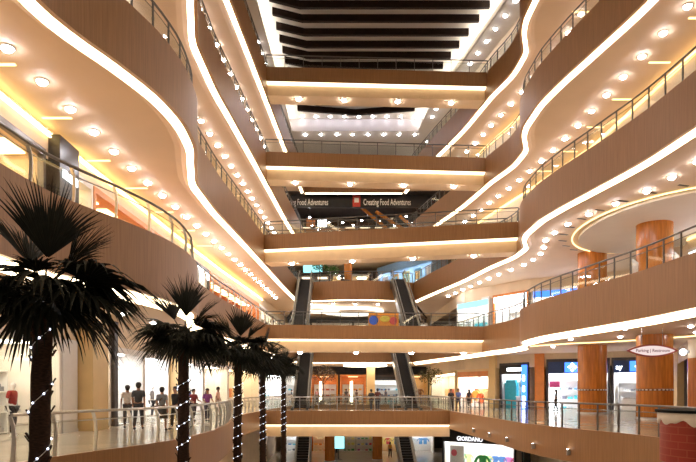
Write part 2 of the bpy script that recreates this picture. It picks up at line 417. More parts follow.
# ------------------------------------------------------------------ bridges
BR={1:((-6.25,43.6),(7.4,43.4),0),2:((-5.98,43.6),(10.3,44.9),0),3:((-6.02,42.6),(11.15,39.2),0),4:((-5.98,43.4),(10.35,44.6),0),5:((-5.98,43.6),(10.38,44.4),0)}
ORD={1:'lowest',2:'second lowest',3:'middle',4:'second highest',5:'highest'}
for k,(a,b,_) in BR.items():
    z=ZL[k]; A=Vector((*a,0)); B=Vector((*b,0)); n=24
    P=[A.lerp(B,i/n) for i in range(n+1)]
    DW=6.0 if k<=2 else 2.9
    t=thing('footbridge','wood fronted footbridge crossing the atrium, %s of the five'%ORD[k],'footbridge',(0,44,z))
    off=Vector((0,44,z)); rel=[p-Vector((0,44,0)) for p in P]
    fb=MB(); sweep(fb,rel,[((0,.10),(0,-.92)),((0,-.92),(.10,-.92)),((.14,.10),(0,.10)),((.14,0),(.14,.10))]); fb.build('front_panel',M['wood'],t)
    d=MB(); strip(d,rel,[(p.x,p.y+DW) for p in rel],0,.05); d.build('deck',M['floor'],t)
    cb=MB(); sweep(cb,rel,[((.06,-.93),(.30,-1.05)),((.30,-1.05),(.36,-1.05))]); cb.build('cove_light',M['coveb'],t)
    lb=MB(); sweep(lb,rel,[((.36,-1.02),(.36,-1.80)),((.36,-1.80),(1.75,-1.80)),((1.75,-1.80),(1.75,-.95)),((1.75,-.95),(DW,-.95))]); lb.build('lower_beam',M['beam'],t)
    bk=MB(); sweep(bk,[p+Vector((0,DW,0)) for p in rel],[((0,-.95),(0,.10)),((0,.10),(-.14,.10)),((-.14,.10),(-.14,0))]); bk.build('rear_panel',M['wood'],t)
    railing(P,z,'glass railing on the near edge of the %s footbridge'%ORD[k],'footbridge railings',('square',1 if k==1 else 0),1.4,M['steel'] if k<=1 else M['dsteel'])
    BK=[p+Vector((0,DW,0)) for p in reversed(P)]
    if k>2: railing(BK,z,'glass railing on the rear edge of the %s footbridge'%ORD[k],'footbridge railings',('square',0),2.9,M['dsteel'])
    else:
        for lo,hi,w in ((-99,-5.0,'left of the escalators'),(-2.9,4.2,'between the escalators'),(6.6,99,'right of the escalators')):
            seg=[p for p in BK if lo<p.x<hi]
            if len(seg)>1: railing(seg,z,'glass railing on the rear edge of the %s footbridge, %s'%(ORD[k],w),'footbridge railings',('square',0),1.4,M['dsteel'])

# ------------------------------------------------------------------ downlights
ln=MB(); ln.tube([(10.6,45,4.56),(11.6,42.5,4.56),(12.8,40.0,4.56),(14.2,38.2,4.56),(15.7,37.2,4.56),(17.3,35.6,4.56),(19.0,33,4.56),(19.6,30,4.56)],.035,6)
tag(ln.build('cove_light',M['slot']),'curved thin yellow light line on the right ceiling above the columns walkway, lowest floor','light strip')
dl=MB(); dl.lathe([(.20,0),(.20,-.03),(.155,-.035)],n=14,mi=0)
dl.lathe([(.155,-.03),(.14,-.075),(.09,-.12),(.001,-.135)],n=14,mi=1)  # lens bulges into a dome to imitate the round bloom of the light
DLM=dl.mesh('downlight',[M['white'],M['lens']])
def downlight(x,y,z,label,group,s=1.0):
    o=link('downlight',DLM,None,(x,y,z)); o.scale=(s,s,s); tag(o,label,'ceiling light',group)
RowL=interp([(13,-9.3),(16,-9.2),(25,-9.0),(30,-8.7),(43,-8.0),(58,-7.3),(66,-7.0)])
RowR=interp([(14,13.9),(24,13.7),(34,13.5),(38,13.3),(44,12.65),(49,11.8),(52.4,11.3),(60,9.6),(66,8.4)])
RowR2=interp([(16,14.6),(24.4,14.1),(27.2,14.0),(28.9,13.5),(30.7,12.9),(32.4,12.4),(34.4,12.1),(36.2,12.1),(38,12.4),(40,13.0),(42.9,13.1),(48,12.0),(58,10)])
for k in (3,4,5):
    z=ZL[k]-CEIL
    y=14.45 if k==3 else 17.0 if k==4 else 22
    while y<61:
        downlight(RowL(y),y,z,'round white downlight in the left ceiling row under the %s balcony'%NAMES[k],'downlights under the %s balcony, left'%NAMES[k]); y+=1.75
    y=24.2 if k==4 else 22.4 if k==3 else 27.4
    f=RowR2 if k==3 else RowR
    while y<60:
        downlight(f(y),y,z,'round white downlight in the right ceiling row under the %s balcony'%NAMES[k],'downlights under the %s balcony, right'%NAMES[k]); y+=1.82
z=ZL[2]-CEIL
y=17
while y<60:
    downlight(RowL(y)+.3,y,z,'round white downlight in the left ceiling row under the second balcony','downlights under the second balcony, left',.8); y+=3.2
for x,y in ((16,28),(13.4,29),(15.2,33.5),(13,35),(18,31),(19,38),(14,41),(12.2,45),(17.5,42)):
    downlight(x,y,z,'round white downlight scattered over the right ceiling under the second balcony','downlights under the second balcony, right',.8)
for i in range(16):
    y=20+i*1.8; downlight(8.6 if y>24 else 11.0,y,-1.0,'small round downlight under the right edge of the lowest balcony','downlights under the lowest balcony, right',.6)
for k in (5,4,3,2):
    for px in ((299,344,398,452) if k==5 else (296,350,404,455) if k==4 else (294,352,408,462) if k==3 else (300,356,412,466)):
        x=(px-348)*44.6/F; a,b,_=BR[k]; u=(x-a[0])/(b[0]-a[0]); y=a[1]+(b[1]-a[1])*u+.75
        downlight(x,y,ZL[k]-1.80,'round white downlight in the underside of the %s footbridge'%ORD[k],'downlights under the %s footbridge'%ORD[k],1.2)
for k in (2,3,4,5):
    yy=far_edge(k)+3
    for x in (-4,-1.6,.8,3.2,5.6): downlight(x,yy,ZL[k]-CEIL,'round white downlight in the far ceiling under the %s floor'%NAMES[k],'downlights under the %s floor, far end'%NAMES[k],1.0)

# fascia spot lamps on the lowest right balcony
for i,(px,py) in enumerate(((473,431),(491,434),(510,438),(533,448),(563,456))):
    y=[36,32.5,29.3,26,23.5][i]; x=ER1(y); 
    o=MB().box((-.03,0,0),(.06,.12,.16)).tube([(-.09,0,-.10),(-.09,0,.13)],.055,8).lathe([(.001,0),(.05,0)],(-.09,0,.135),8,mi=1)
    o=o.build('fascia_spotlight',[M['steel'],M['shopc']],None,(x-.01,y,-.85)); tag(o,'small steel spotlight on the brown front of the lowest right balcony','spotlight','spotlights on the lowest right balcony front')

# yellow ceiling slots
SL=MB().box((0,0,0),(1.0,.10,.03)).mesh('ceiling_slot_light',M['slot'])
for y,x in ((17.05,-9.95),(20.4,-9.9),(24.2,-10.1),(27.5,-9.7),(31.2,-9.6),(34.8,-9.4),(38.5,-9.2)):
    o=link('ceiling_slot_light',SL,None,(x,y,ZL[3]-CEIL-.015)); tag(o,'thin yellow slot light across the left ceiling under the third balcony','slot light','left ceiling slot lights')
for y,x in ((25,14.7),(28.4,14.75),(32,14.6),(35.4,14.6),(39,14.4),(42.5,13.9)):
    o=link('ceiling_slot_light',SL,None,(x,y,ZL[4]-CEIL-.015)); tag(o,'thin yellow slot light across the right ceiling under the fourth balcony','slot light','right ceiling slot lights under the fourth balcony')
for y,x in ((26,14.4),(30,13.6),(33.5,13.4)):
    o=link('ceiling_slot_light',SL,None,(x,y+1,ZL[5]-CEIL-.015)); tag(o,'thin yellow slot light across the right ceiling under the top balcony','slot light','right ceiling slot lights under the top balcony')

# dropped oval ceiling and dashed vents over the second right gallery
ov=MB(); cx,cy=17.9,33.5; pts=[(cx+4.4*math.cos(a)*(1.0),cy+6.5*math.sin(a)) for a in [2*PI*i/40 for i in range(40)]]
ov.prism(pts,ZL[3]-CEIL-.16,ZL[3]-CEIL-.02)
struct(ov.build('ceiling',M['ceilw']),'dropped oval ceiling panel over the right columns')
ring=MB(); q=[(cx+4.75*math.cos(a),cy+6.85*math.sin(a),ZL[3]-CEIL-.05) for a in [2*PI*i/48 for i in range(49)]]
ring.tube(q,.035,6); tag(ring.build('cove_light',M['slot']),'yellow light line around the oval ceiling panel on the right','light strip')
DV=MB().box((0,0,0),(.55,.12,.02)).mesh('air_slot',M['black'])
for i in range(13):
    a=PI*.62+ (PI*.85)*i/12
    o=link('air_slot',DV,None,(cx+5.3*math.cos(a),cy+7.4*math.sin(a),ZL[3]-CEIL-.01),.3); tag(o,'short black air slot in the curved row around the oval ceiling','air vent','air slots around the oval ceiling')

# ------------------------------------------------------------------ roof: rim ceiling, lit coffer, dark slats
ZR=31.1; ZC=32.5
rim_l=lin([(6,-7.0),(45,-6.95),(66,-6.4),(68.4,-6.4)]); rim_r=lin([(6,13.2),(45.4,12.0),(53.6,10.4),(62.8,8.5),(68.4,8.0)])
mb=MB()
ys=[6,14,20,26,32,38,45.4,50,53.6,58,62.8,68.4]
for a,b in zip(ys,ys[1:]):
    mb.quad((-12,a,ZR),(-12,b,ZR),(rim_l(b),b,ZR),(rim_l(a),a,ZR)); mb.quad((rim_r(a),a,ZR),(rim_r(b),b,ZR),(19,b,ZR),(19,a,ZR))
mb.quad((-12,68.4,ZR),(-12,82,ZR),(19,82,ZR),(19,68.4,ZR))
struct(mb.build('ceiling',M['ceilw']),'flat roof ceiling around the skylight recess')
mb=MB()
for a,b in zip(ys,ys[1:]):
    mb.quad((rim_l(a)-.6,a,ZC),(rim_r(a)+.6,a,ZC),(rim_r(b)+.6,b,ZC),(rim_l(b)-.6,b,ZC))
struct(mb.build('ceiling',M['ceilw']),'pale recessed roof ceiling above the dark slats')
mb=MB()
for a,b in zip(ys,ys[1:]):
    for f,s in ((rim_l,-.6),(rim_r,.6)):
        mb.quad((f(a)+s,a,ZR+.02),(f(b)+s,b,ZR+.02),(f(b)+s,b,ZC),(f(a)+s,a,ZC)); mb.quad((f(a),a,ZR),(f(b),b,ZR),(f(b),b,ZR+.2),(f(a),a,ZR+.2)); 
        mb.quad((f(a),a,ZR+.02),(f(b),b,ZR+.02),(f(b)+s,b,ZR+.02),(f(a)+s,a,ZR+.02))
mb.add([(rim_l(68.4)-.6,68.4,ZR),(rim_r(68.4)+.6,68.4,ZR),(rim_r(68.4)+.6,68.4,ZC),(rim_l(68.4)-.6,68.4,ZC)],[(0,1,2,3)],1)
mb.quad((rim_l(6)-.6,6,ZR),(rim_r(6)+.6,6,ZR),(rim_r(6)+.6,6,ZC),(rim_l(6)-.6,6,ZC))
trim_n[0]+=1; struct(mb.build('trim_%d'%trim_n[0],[M['ceilw'],M['grey']]),'upright sides of the roof recess')
for f,s,w in ((rim_l,-.45,'left'),(rim_r,.45,'right')):
    mb=MB()
    for a,b in zip(ys,ys[1:]):
        mb.quad((f(a)+s-.12,a,ZR+.08),(f(b)+s-.12,b,ZR+.08),(f(b)+s+.12,b,ZR+.08),(f(a)+s+.12,a,ZR+.08))
    tag(mb.build('cove_light',M['coolw']),'white light strip hidden along the %s rim of the roof recess'%w,'light strip')
SY=[24.0,26.0,28.0,30.0,32.0,34.0,36.0,38.0,40.0,42.0,43.5,45.2,46.95,48.7,50.6,52.4,54.1,55.8,57.6,59.4,61.2,63.1,65.0]
for y in SY:
    xl=lin([(24,-6.6),(48,-6.1),(66,-5.4)])(y); xr=lin([(24,13),(46.9,11.2),(52,9.9),(55.8,8.9),(66,7.0)])(y)
    mb=MB(); z0,z1=31.75,32.3; y+=.45 if y<64 else 0
    kx = xl+2.3; ky=.95
    poly=[(xl,y-.15),(kx,y+ky-.15),(xr,y+ky-.15),(xr,y+ky+.15),(kx,y+ky+.15),(xl,y+.15)]
    if y>64: poly=[(xl,y-.5),((xl+xr)/2,y+.6),(xr,y-.5),(xr,y-.1),((xl+xr)/2,y+1.0),(xl,y-.1)]
    else: poly=[(px,py-ky) for px,py in poly]
    mb.prism(poly,z0,z1)
    o=mb.build('ceiling_slat',M['dwood']); tag(o,'long black wooden slat hung under the pale roof ceiling','ceiling slat','black roof slats')
for i in range(9): downlight(-5.2+i*1.6,67.7,ZC,'small downlight in the row at the far end of the roof recess','downlights at the far roof recess',1.0)
for i in range(8): downlight(-4.9+i*1.8,69.2,ZR,'small downlight in the row just beyond the roof recess','downlights beyond the roof recess',1.0)
for i in range(12):
    y=45.5+i*1.75; downlight(rim_r(y)+.75,y,ZR,'small downlight in the row along the right rim of the roof recess','downlights along the right roof rim',.9)
    if i>2: downlight(rim_l(y)-.8,y,ZR,'small downlight in the row along the left rim of the roof recess','downlights along the left roof rim',.9)

# ------------------------------------------------------------------ escalators
def make_escalator(label):
    # local: foot at (0,0,0) climbing along +Y to (0,13,6.25)
    t=thing('escalator',label,'escalator',group=None)
    run=6.25/math.tan(math.radians(30)); y1=1.2; y2=y1+run
    w=1.0
    prof=[(0,0),(y1,0),(y2,6.25),(y2+1.2,6.25)]
    st=MB(); n=31
    for i in range(n):
        y=y1+run*(i+.5)/n; zz=6.25*(i+1)/n; st.box((0,y,zz-.14),(w,run/n*1.02,.28))
    st.box((0,y1/2,-.03),(w,y1,.06)); st.box((0,y2+.6,6.22),(w,1.2,.06)); st.build('steps',M['rubber'],t)
    tr=MB()
    for s in (-1,1):
        for (a,b),(c,d) in zip(prof,prof[1:]):
            x0,x1=s*.52,s*.72
            lo=-.75
            vs=[(x,y,z+dz) for x in (x0,x1) for (y,z) in ((a,b),(c,d)) for dz in (lo,.12)]
            tr.add(vs,[(0,1,3,2),(4,6,7,5),(1,5,7,3),(0,2,6,4),(0,4,5,1),(2,3,7,6)])
    for (a,b),(c,d) in zip(prof,prof[1:]): tr.quad((-.72,a,b-.75),(.72,a,b-.75),(.72,c,d-.75),(-.72,c,d-.75))
    tr.build('truss',M['esc'],t)
    for s in (-1,1):
        b=MB()
        for (a,bz),(c,d) in zip(prof,prof[1:]):
            b.add([(s*.60,a,bz+.1),(s*.60,c,d+.1),(s*.60,c,d+.9),(s*.60,a,bz+.9)],[(0,1,2,3)])
        bal=b.build('balustrade',M['sglass'],t)
        hp=[(s*.60,-.15,.55),(s*.60,0,.92)]+[(s*.60,a,bz+.95) for a,bz in prof[1:]]+[(s*.60,y2+1.35,6.8)]
        MB().tube(hp,.05,6).build('handrail',M['dsteel'],bal)
        MB().bar((s*.62,y1,.16),(s*.62,y2,6.41),.16,.06).build('deck_strip',M['dsteel'],t)
    return t
esc0=None
for k in (0,1,2):
    for sd,x in (('left',-3.95),('right',5.35)):
        lab='dark escalator on the %s climbing from the %s floor to the %s floor'%(sd,NAMES[k],NAMES[k+1])
        if esc0 is None: e=esc0=make_escalator(lab)
        else: e=copy_tree(esc0)
        e['label']=lab; e['group']='escalators at the far end'
        yf=far_edge(k+1)+(0 if k+1!=3 else -1.0)
        e.location=(x,yf-13.2,ZL[k]); e.rotation_euler=(0,0,0.02 if sd=='left' else .03)

# ------------------------------------------------------------------ columns on the right galleries
for k in (1,2):
    for nm,(cx_,cy_) in (('near',(16.86,33.0)),('far',(16.52,40.6))):
        h=(ZL[k+1]-CEIL)-ZL[k]-.005
        t=thing('veneered_column','thick round orange wood column at the right, %s one of the %s floor'%(nm,NAMES[k]),'column',(cx_,cy_,ZL[k]),group='veneered columns')
        MB().lathe([(.93,.12),(.93,h)],n=40).build('shaft',M['colwood'],t)
        MB().lathe([(.97,0),(.97,.12),(.93,.12)],n=40).build('base_ring',M['steel'],t)
        b=MB()
        b.lathe([(.935,1.55),(.945,1.55),(.945,1.67),(.935,1.67)],n=40,mi=0)
        for i in range(28):
            a=2*PI*i/28; b.box((.945*math.cos(a),.945*math.sin(a),1.61),(.03,.11,.07),a,mi=1)
        b.build('inlay_band',[M['dband'],M['band']],t)

# ------------------------------------------------------------------ shops
def storefront(p0,p1,zf,label,h=3.3,depth=2.2,wall=None,frame=None,light=None,sign=None,glassy=True,panes=3,cat='shop front',headh=.5,floorm=None):
    p0,p1=Vector(p0),Vector(p1); d=p1-p0; L=d.length; rz=math.atan2(d.y,d.x)
    t=thing('storefront',label,cat,(p0.x,p0.y,zf),rz)
    wall=wall or M['wallw']; frame=frame or M['wallw']; light=light or M['shopl']
    r=MB(); a=.05
    r.quad((a,depth,0),(L-a,depth,0),(L-a,depth,h),(a,depth,h)); r.quad((a,0,0),(a,depth,0),(a,depth,h),(a,0,h)); r.quad((L-a,0,h),(L-a,depth,h),(L-a,depth,0),(L-a,0,0))
    r.quad((a,0,h),(a,depth,h),(L-a,depth,h),(L-a,0,h)); r.build('interior',wall,t)
    MB().quad((a,.02,.012),(L-a,.02,.012),(L-a,depth,.012),(a,depth,.012)).build('shop_floor',floorm or M['floor'],t)
    f=MB()
    f.box((.08,.0,h/2),(.16,.22,h)); f.box((L-.08,0,h/2),(.16,.22,h)); f.box((L/2,0,h+.1),(L,.22,.24)); f.build('frame',frame,t)
    lm=MB()
    nl=max(1,int(L/1.8))
    for i in range(nl):
        x=L*(i+.5)/nl; MB().box((x,depth*.45,h-.03),(min(1.2,L/nl*.7),depth*.5,.04)).build('ceiling_lamp',light,t)
    if glassy:
        for i in range(panes):
            if panes>=3 and i==panes//2: continue
            x0=.16+(L-.32)*i/panes; x1=.16+(L-.32)*(i+1)/panes
            g=MB().box(((x0+x1)/2,.02,(h-headh)/2),(x1-x0-.04,.012,h-headh-.04)).build('glass_pane',M['sglass'],t)
    if sign:
        sbd=MB().box((L/2,-.08,h-headh/2),(L-.3,.10,headh)).build('sign_board',sign[0],t)
        if sign[1]: text('sign_lettering',sign[1],headh*.62,sign[2],sbd,(L/2 if len(sign)<4 else L*sign[3],-.15,h-headh/2),(PI/2,0,0))
    t['L']=L
    return t,L,rz
def loc2w(t,x,y,z):
    c,s=math.cos(t.rotation_euler[2]),math.sin(t.rotation_euler[2]); o=t.location
    return (o[0]+x*c-y*s,o[1]+x*s+y*c,o[2]+z)
# garments and goods
def shirt_mesh(col):
    mb=MB()
    body=[(-.20,0),(-.21,.25),(-.19,.5),(-.23,.60),(-.36,.42),(-.42,.30),(-.52,.36),(-.40,.58),(-.26,.72),(-.09,.76),(0,.71),(.09,.76),(.26,.72),(.40,.58),(.52,.36),(.42,.30),(.36,.42),(.23,.60),(.19,.5),(.21,.25),(.20,0)]
    n=len(body); vs=[(x,-.05,z) for x,z in body]+[(x,.05,z) for x,z in body]
    mb.add(vs,[tuple(range(n)),tuple(reversed(range(n,2*n)))]+[(i,n+i,n+(i+1)%n,(i+1)%n) for i in range(n)])
    return mb.mesh('shirt',cm(col))
_sh={}
def shirt(t,x,y,z,col,label,group,sc=1.0):
    k=tuple(col)
    if k not in _sh: _sh[k]=shirt_mesh(col)
    o=link('hanging_shirt',_sh[k],None,loc2w(t,x,y,z),t.rotation_euler[2]); o.scale=(sc,)*3; tag(o,label,'shirt',group)
def shelf_unit(t,x,y,w,h,label,mat,boards=4,group=None):
    s=thing('shelf_unit',label,'shelf',loc2w(t,x,y,.012),t.rotation_euler[2],group)
    MB().box((-w/2+.02,0,h/2),(.04,.36,h)).build('side_panel',mat,s); MB().box((w/2-.02,0,h/2),(.04,.36,h)).build('side_panel',mat,s)
    MB().box((0,.17,h/2),(w-.08,.02,h)).build('back_panel',mat,s)
    for i in range(boards):
        MB().box((0,-.01,.06+(h-.1)*i/(boards-1)),(w-.09,.33,.03)).build('shelf_board',mat,s)
    return [ .06+(h-.1)*i/(boards-1)+.017 for i in range(boards)]
PAL={'cool':[(.1,.3,.6),(.6,.65,.7),(.05,.5,.6),(.8,.8,.82),(.15,.15,.2)],'warm':[(.7,.25,.08),(.8,.6,.3),(.5,.1,.05),(.85,.8,.7),(.25,.12,.06)],
     'mix':[(.7,.1,.15),(.1,.25,.6),(.85,.8,.3),(.8,.8,.8),(.1,.4,.2),(.6,.2,.5)],'orange':[(.85,.32,.05),(.9,.5,.1),(.8,.15,.05),(.9,.75,.4)],'mono':[(.75,.73,.7),(.2,.2,.22),(.5,.48,.46),(.85,.83,.8)]}
_bx={}
def goods(t,x,y,zs,w,pal,where,n=4):
    for zi,z in enumerate(zs[:-1]):
        m=n
        for i in range(m):
            c=random.choice(PAL[pal]); bw=w/m*random.uniform(.5,.75); bh=random.uniform(.16,.30)
            kind=random.choice(('carton','handbag'))
            key=(c,kind)
            if key not in _bx:
                b=MB()
                if kind=='carton': b.box((0,0,.5),(1,.22,1)); b.box((0,0,.86),(1.03,.24,.26))
                else:
                    b.prism([(-.5,-.1),(.5,-.1),(.5,.1),(-.5,.1)],0,.62); b.tube([(-.28,0,.6),(-.24,0,.88),(0,0,1.0),(.24,0,.88),(.28,0,.6)],.04,5)
                _bx[key]=b.mesh(kind,cm(c,.5))
            o=link(kind,_bx[key],None,loc2w(t,x-w/2+.1+(w-.2)*(i+.5)/m,y-.02,z+.012),t.rotation_euler[2]); o.scale=(bw,1,bh)
            tag(o,'small coloured %s on the shelves of the %s'%(kind,where),'box' if kind=='carton' else 'bag','%ss in the %s'%(kind,where))
def clothes_shop(t,L,where,pal,depth=2.2,n=None):
    n=n or int(L/.75)
    rail_z=1.75
    r=thing('clothes_rail','steel hanging rail along the rear of the %s'%where,'clothes rail',loc2w(t,L/2,depth-.5,0.012),t.rotation_euler[2])
    MB().tube([(-L/2+.35,0,rail_z+.0),(L/2-.35,0,rail_z)],.02,6).build('rail',M['steel'],r)
    for s in (-1,1): MB().tube([(s*(L/2-.35),0,0),(s*(L/2-.35),0,rail_z)],.02,6).build('leg',M['steel'],r)
    for i in range(n):
        c=random.choice(PAL[pal]); shirt(t,.6+(L-1.2)*(i+.5)/n,depth-.5,rail_z-.82,c,'shirt hanging on the rail of the %s'%where,'shirts in the %s'%where,1.05)
def shelf_shop(t,L,where,pal,depth=2.2,mat=None,h=2.3,n=4):
    m=max(1,int(L/1.7)); w=(L-.5)/m-.06
    for i in range(m):
        x=.25+(L-.5)*(i+.5)/m
        zs=shelf_unit(t,x,depth-.3,w,h,'display shelf unit at the rear of the %s'%where,mat or M['white'],4,'shelf units in the %s'%where)
        goods(t,x,depth-.3,zs,w,pal,where,n)
def counter(t,x,y,w,label,mat=None,top=None):
    c=thing('shop_counter',label,'counter',loc2w(t,x,y,.012),t.rotation_euler[2])
    MB().box((0,0,.45),(w,.55,.9)).build('body',mat or M['white'],c); MB().box((0,0,.93),(w+.1,.65,.06)).build('top',top or M['steel'],c)
# ------------------------------------------------------------------ people
def skin_mesh(name,nodes,edges,mat,levels=1,sub=True):
    me=bpy.data.meshes.new(name); me.from_pydata([n[0] for n in nodes],edges,[])
    o=bpy.data.objects.new(name,me); COL.objects.link(o)
    m=o.modifiers.new('s','SKIN'); m.use_smooth_shade=True
    if sub: ss=o.modifiers.new('u','SUBSURF'); ss.levels=levels; ss.render_levels=levels
    for i,n in enumerate(nodes):
        r=n[1]; me.skin_vertices[0].data[i].radius = r if isinstance(r,tuple) else (r,r)
    me.skin_vertices[0].data[0].use_root=True
    dg=bpy.context.evaluated_depsgraph_get(); dg.update()
    out=bpy.data.meshes.new_from_object(o.evaluated_get(dg)); out.name=name
    bpy.data.objects.remove(o); out.materials.clear(); out.materials.append(mat); return out
def person(loc,rz,label,shirtc,legc,h=1.72,skirt=False,stride=.12,arm=0.0,long_hair=False,group=None,bag=None,mannequin=False):
    k=h/1.72; s=stride
    t=thing('mannequin' if mannequin else 'person',label,'mannequin' if mannequin else 'person',(loc[0],loc[1],loc[2]+.012),rz,group)
    sk=M['white'] if mannequin else M['skin']
    def V(x,y,z): return (x*k,y*k,z*k)
    N=[];E=[]
    def add(p,r,par=None):
        N.append((V(*p),(r[0]*k,r[1]*k) if isinstance(r,tuple) else r*k)); i=len(N)-1
        if par is not None: E.append((par,i))
        return i
    pel=add((0,0,.96),(.13,.10)); wa=add((0,0,1.12),(.115,.09),pel); ch=add((0,0,1.30),(.14,.10),wa); nb=add((0,-.01,1.45),(.07,.06),ch)
    ne=add((0,.0,1.52),.052,nb); hd=add((0,.025,1.60),(.07,.085),ne); h2=add((0,.02,1.665),(.075,.09),hd); add((0,.015,1.70),(.05,.06),h2)
    add((0,.125,1.615),.014,hd)
    for q in (-1,1): add((q*.088,.01,1.62),(.012,.02),hd)
    arms=[];legs=[]
    for q in (-1,1):
        hip=add((q*.09,0,.90),(.085,.085),pel); kn=add((q*.10,.03+q*s*.5,.50),.058,hip); an=add((q*.10,q*s-.02,.085),.036,kn); add((q*.115,q*s+.13,.04),(.035,.028),an)
        legs.append(((q*.09,0,.90),(q*.10,.03+q*s*.5,.50),(q*.10,q*s-.02,.085),(q*.115,q*s+.13,.04)))
        sh=(q*.185,-.01,1.40); el=(q*.235,-.03-q*s*.4+arm*.06,1.13); wr=(q*(.25-arm*.06),.03-q*s*.8+arm*.22,.90+arm*.18); pa=(wr[0]+q*.0,wr[1]+.025+arm*.03,wr[2]-.075+arm*.05)
        i=add(sh,.052,ch); j=add(el,.04,i); l=add(wr,.027,j); pm_=add(pa,(.036,.02),l)
        arms.append((sh,el,wr))
        for fi,(dx,dl) in enumerate(((-.03,.06),(-.01,.075),(.01,.072),(.03,.058))):
            a=add((pa[0]+dx*.5,pa[1]+dx*.9,pa[2]-.05),.010,pm_); add((pa[0]+dx*.5-q*.008,pa[1]+dx+.012,pa[2]-.05-dl),.008,a)
        a=add((pa[0]-q*.015,pa[1]+.042,pa[2]+.005),.011,pm_); add((pa[0]-q*.02,pa[1]+.062,pa[2]-.04),.009,a)
    body=link('body',skin_mesh('body',N,E,sk),t)
    # shirt with short sleeves
    N=[];E=[]
    c0=add((0,0,.93),(.155,.125)); c1=add((0,0,1.12),(.145,.115),c0); c2=add((0,0,1.31),(.165,.125),c1); c3=add((0,-.01,1.44),(.09,.075),c2)
    for (sh,el,wr) in arms:
        i=add(sh,.068,c2); m=tuple(sh[n]+(el[n]-sh[n])*.8 for n in range(3)); add(m,.058,i)
    link('shirt',skin_mesh('shirt',N,E,cm(shirtc)),t)
    if skirt:
        MB().lathe([(.15*k,1.0*k),(.185*k,.86*k),(.20*k,.70*k),(.225*k,.50*k),(.21*k,.50*k),(.15*k,.9*k)],n=18).build('skirt',cm(legc),t)
    else:
        N=[];E=[]
        p0=add((0,0,.97),(.15,.12))
        for (a,b,c,d) in legs:
            i=add(a,.105,p0); j=add(b,.075,i); add((c[0],c[1],c[2]+.04),.058,j)
        link('trousers',skin_mesh('trousers',N,E,cm(legc)),t)
    for (a,b,c,d) in legs:
        sb=MB(); sb.ball((c[0]*k+.008*(1 if c[0]>0 else -1),(c[1]+.06)*k,.045*k),.05*k,8,5,sc=(1,2.7,.95)); sb.build('shoe',M['black'] if not mannequin else M['white'],t)
    if not mannequin:
        hb=MB()
        hb.lathe([(.092*k,1.60*k),(.105*k,1.66*k),(.098*k,1.715*k),(.06*k,1.755*k),(.001,1.765*k)],(0,-.005,0),14)
        hb.ball((0,-.035*k,1.635*k),.095*k,12,7,sc=(1,.95,1.15))
        if long_hair: hb.ball((0,-.07*k,1.50*k),.10*k,12,7,sc=(1,.62,1.9))
        hb.build('hair',M['hair'],t)
        for q in (-1,1): MB().ball((q*.033*k,.108*k,1.635*k),.011*k,6,4).build('eye',M['eye'],t)
    if bag:
        MB().tube([(.16*k,.11*k,1.42*k),(0,.14*k,1.2*k),(-.20*k,.03*k,.98*k)],.016,5).tube([(.16*k,.02*k,1.46*k),(.0,-.13*k,1.25*k),(-.20*k,-.03*k,.98*k)],.016,5).box((-.22*k,0,.90*k),(.10,.26,.20)).build('shoulder_bag',cm(bag),t)
    return t
#SHOPS
# ------------------------------------------------------------------ left shops, lowest floor
def wl(y,dx=0): return (WL(y)+dx,y)
DB=M['blueled']
def pillar(p,d,zf,h,mat,label,rz=0):
    t=MB().box((0,0,h/2),(d[0],d[1],h)).box((0,0,.06),(d[0]+.04,d[1]+.04,.12)).box((0,0,h-.05),(d[0]+.03,d[1]+.03,.10)).build('pillar',mat,None,(p[0],p[1],zf),rz)
    return struct(t,label)
s,L,r=storefront(wl(11.5),wl(16.9),0,'bright beige shop front at the extreme left of the lowest floor',light=M['shopl'],wall=M['wallw'],frame=M['cream'])
clothes_shop(s,L,'beige corner clothes shop','mono')
s,L,r=storefront(wl(17),wl(22.0),0,'beige shop front with a red dressed mannequin, lowest left floor',light=M['shopl'],wall=M['wallw'],frame=M['wallw'],panes=2)
shelf_shop(s,L,'beige shop with the mannequin','mono')
MQ=loc2w(s,2.85,.45,.012)
pillar((WL(22.65)-.15,22.65),(.5,1.2),0,3.5,M['white'],'white shiny pillar on the lowest left floor')
pillar((WL(24.1)+.1,24.1),(1.0,1.5),0,4.6,M['cream'],'yellow cream column on the lowest left floor')
s,L,r=storefront(wl(24.9),wl(26.2),0,'narrow shop front with goods on shelves beside the yellow column',panes=1,glassy=False)
shelf_shop(s,L,'narrow shop by the yellow column','cool')
pillar((WL(26.4)+.05,26.4),(.4,.4),0,4.6,M['walld'],'slim dark brown pillar on the lowest left floor')
s,L,r=storefront(wl(26.65),wl(30),0,'blank white lit shop front on the lowest left floor',light=M['shopc'],panes=2)
counter(s,L/2,1.4,1.8,'white counter inside the blank white shop')
s,L,r=storefront(wl(30.05),wl(33.8),0,'white clothes shop front behind the strolling couple',light=M['shopc'],panes=3)
clothes_shop(s,L,'white clothes shop behind the couple','mono')
pillar((WL(34.65)+.1,34.65),(1.0,1.6),0,4.6,M['cream'],'far yellow cream column on the lowest left floor')
s,L,r=storefront(wl(35.5),wl(40.5),0,'brilliant white shop front beyond the second cream column',light=M['shopc'],panes=3)
clothes_shop(s,L,'brilliant white shop','mix')
s,L,r=storefront(wl(40.7),wl(47),0,'wide bright shop front near the left end of the lowest footbridge',light=M['shopl'],panes=4)
shelf_shop(s,L,'bright shop near the left bridge end','mono')
s,L,r=storefront(wl(47.2),wl(58),0,'warm lit shop front on the left beyond the lowest footbridge',light=M['shopw'],panes=4)
clothes_shop(s,L,'warm left shop beyond the bridge','warm')
s,L,r=storefront(wl(58.2),wl(74.5),0,'long blue white shop front at the far left of the lowest floor',light=M['shopc'],panes=5)
shelf_shop(s,L,'long far left shop','cool')
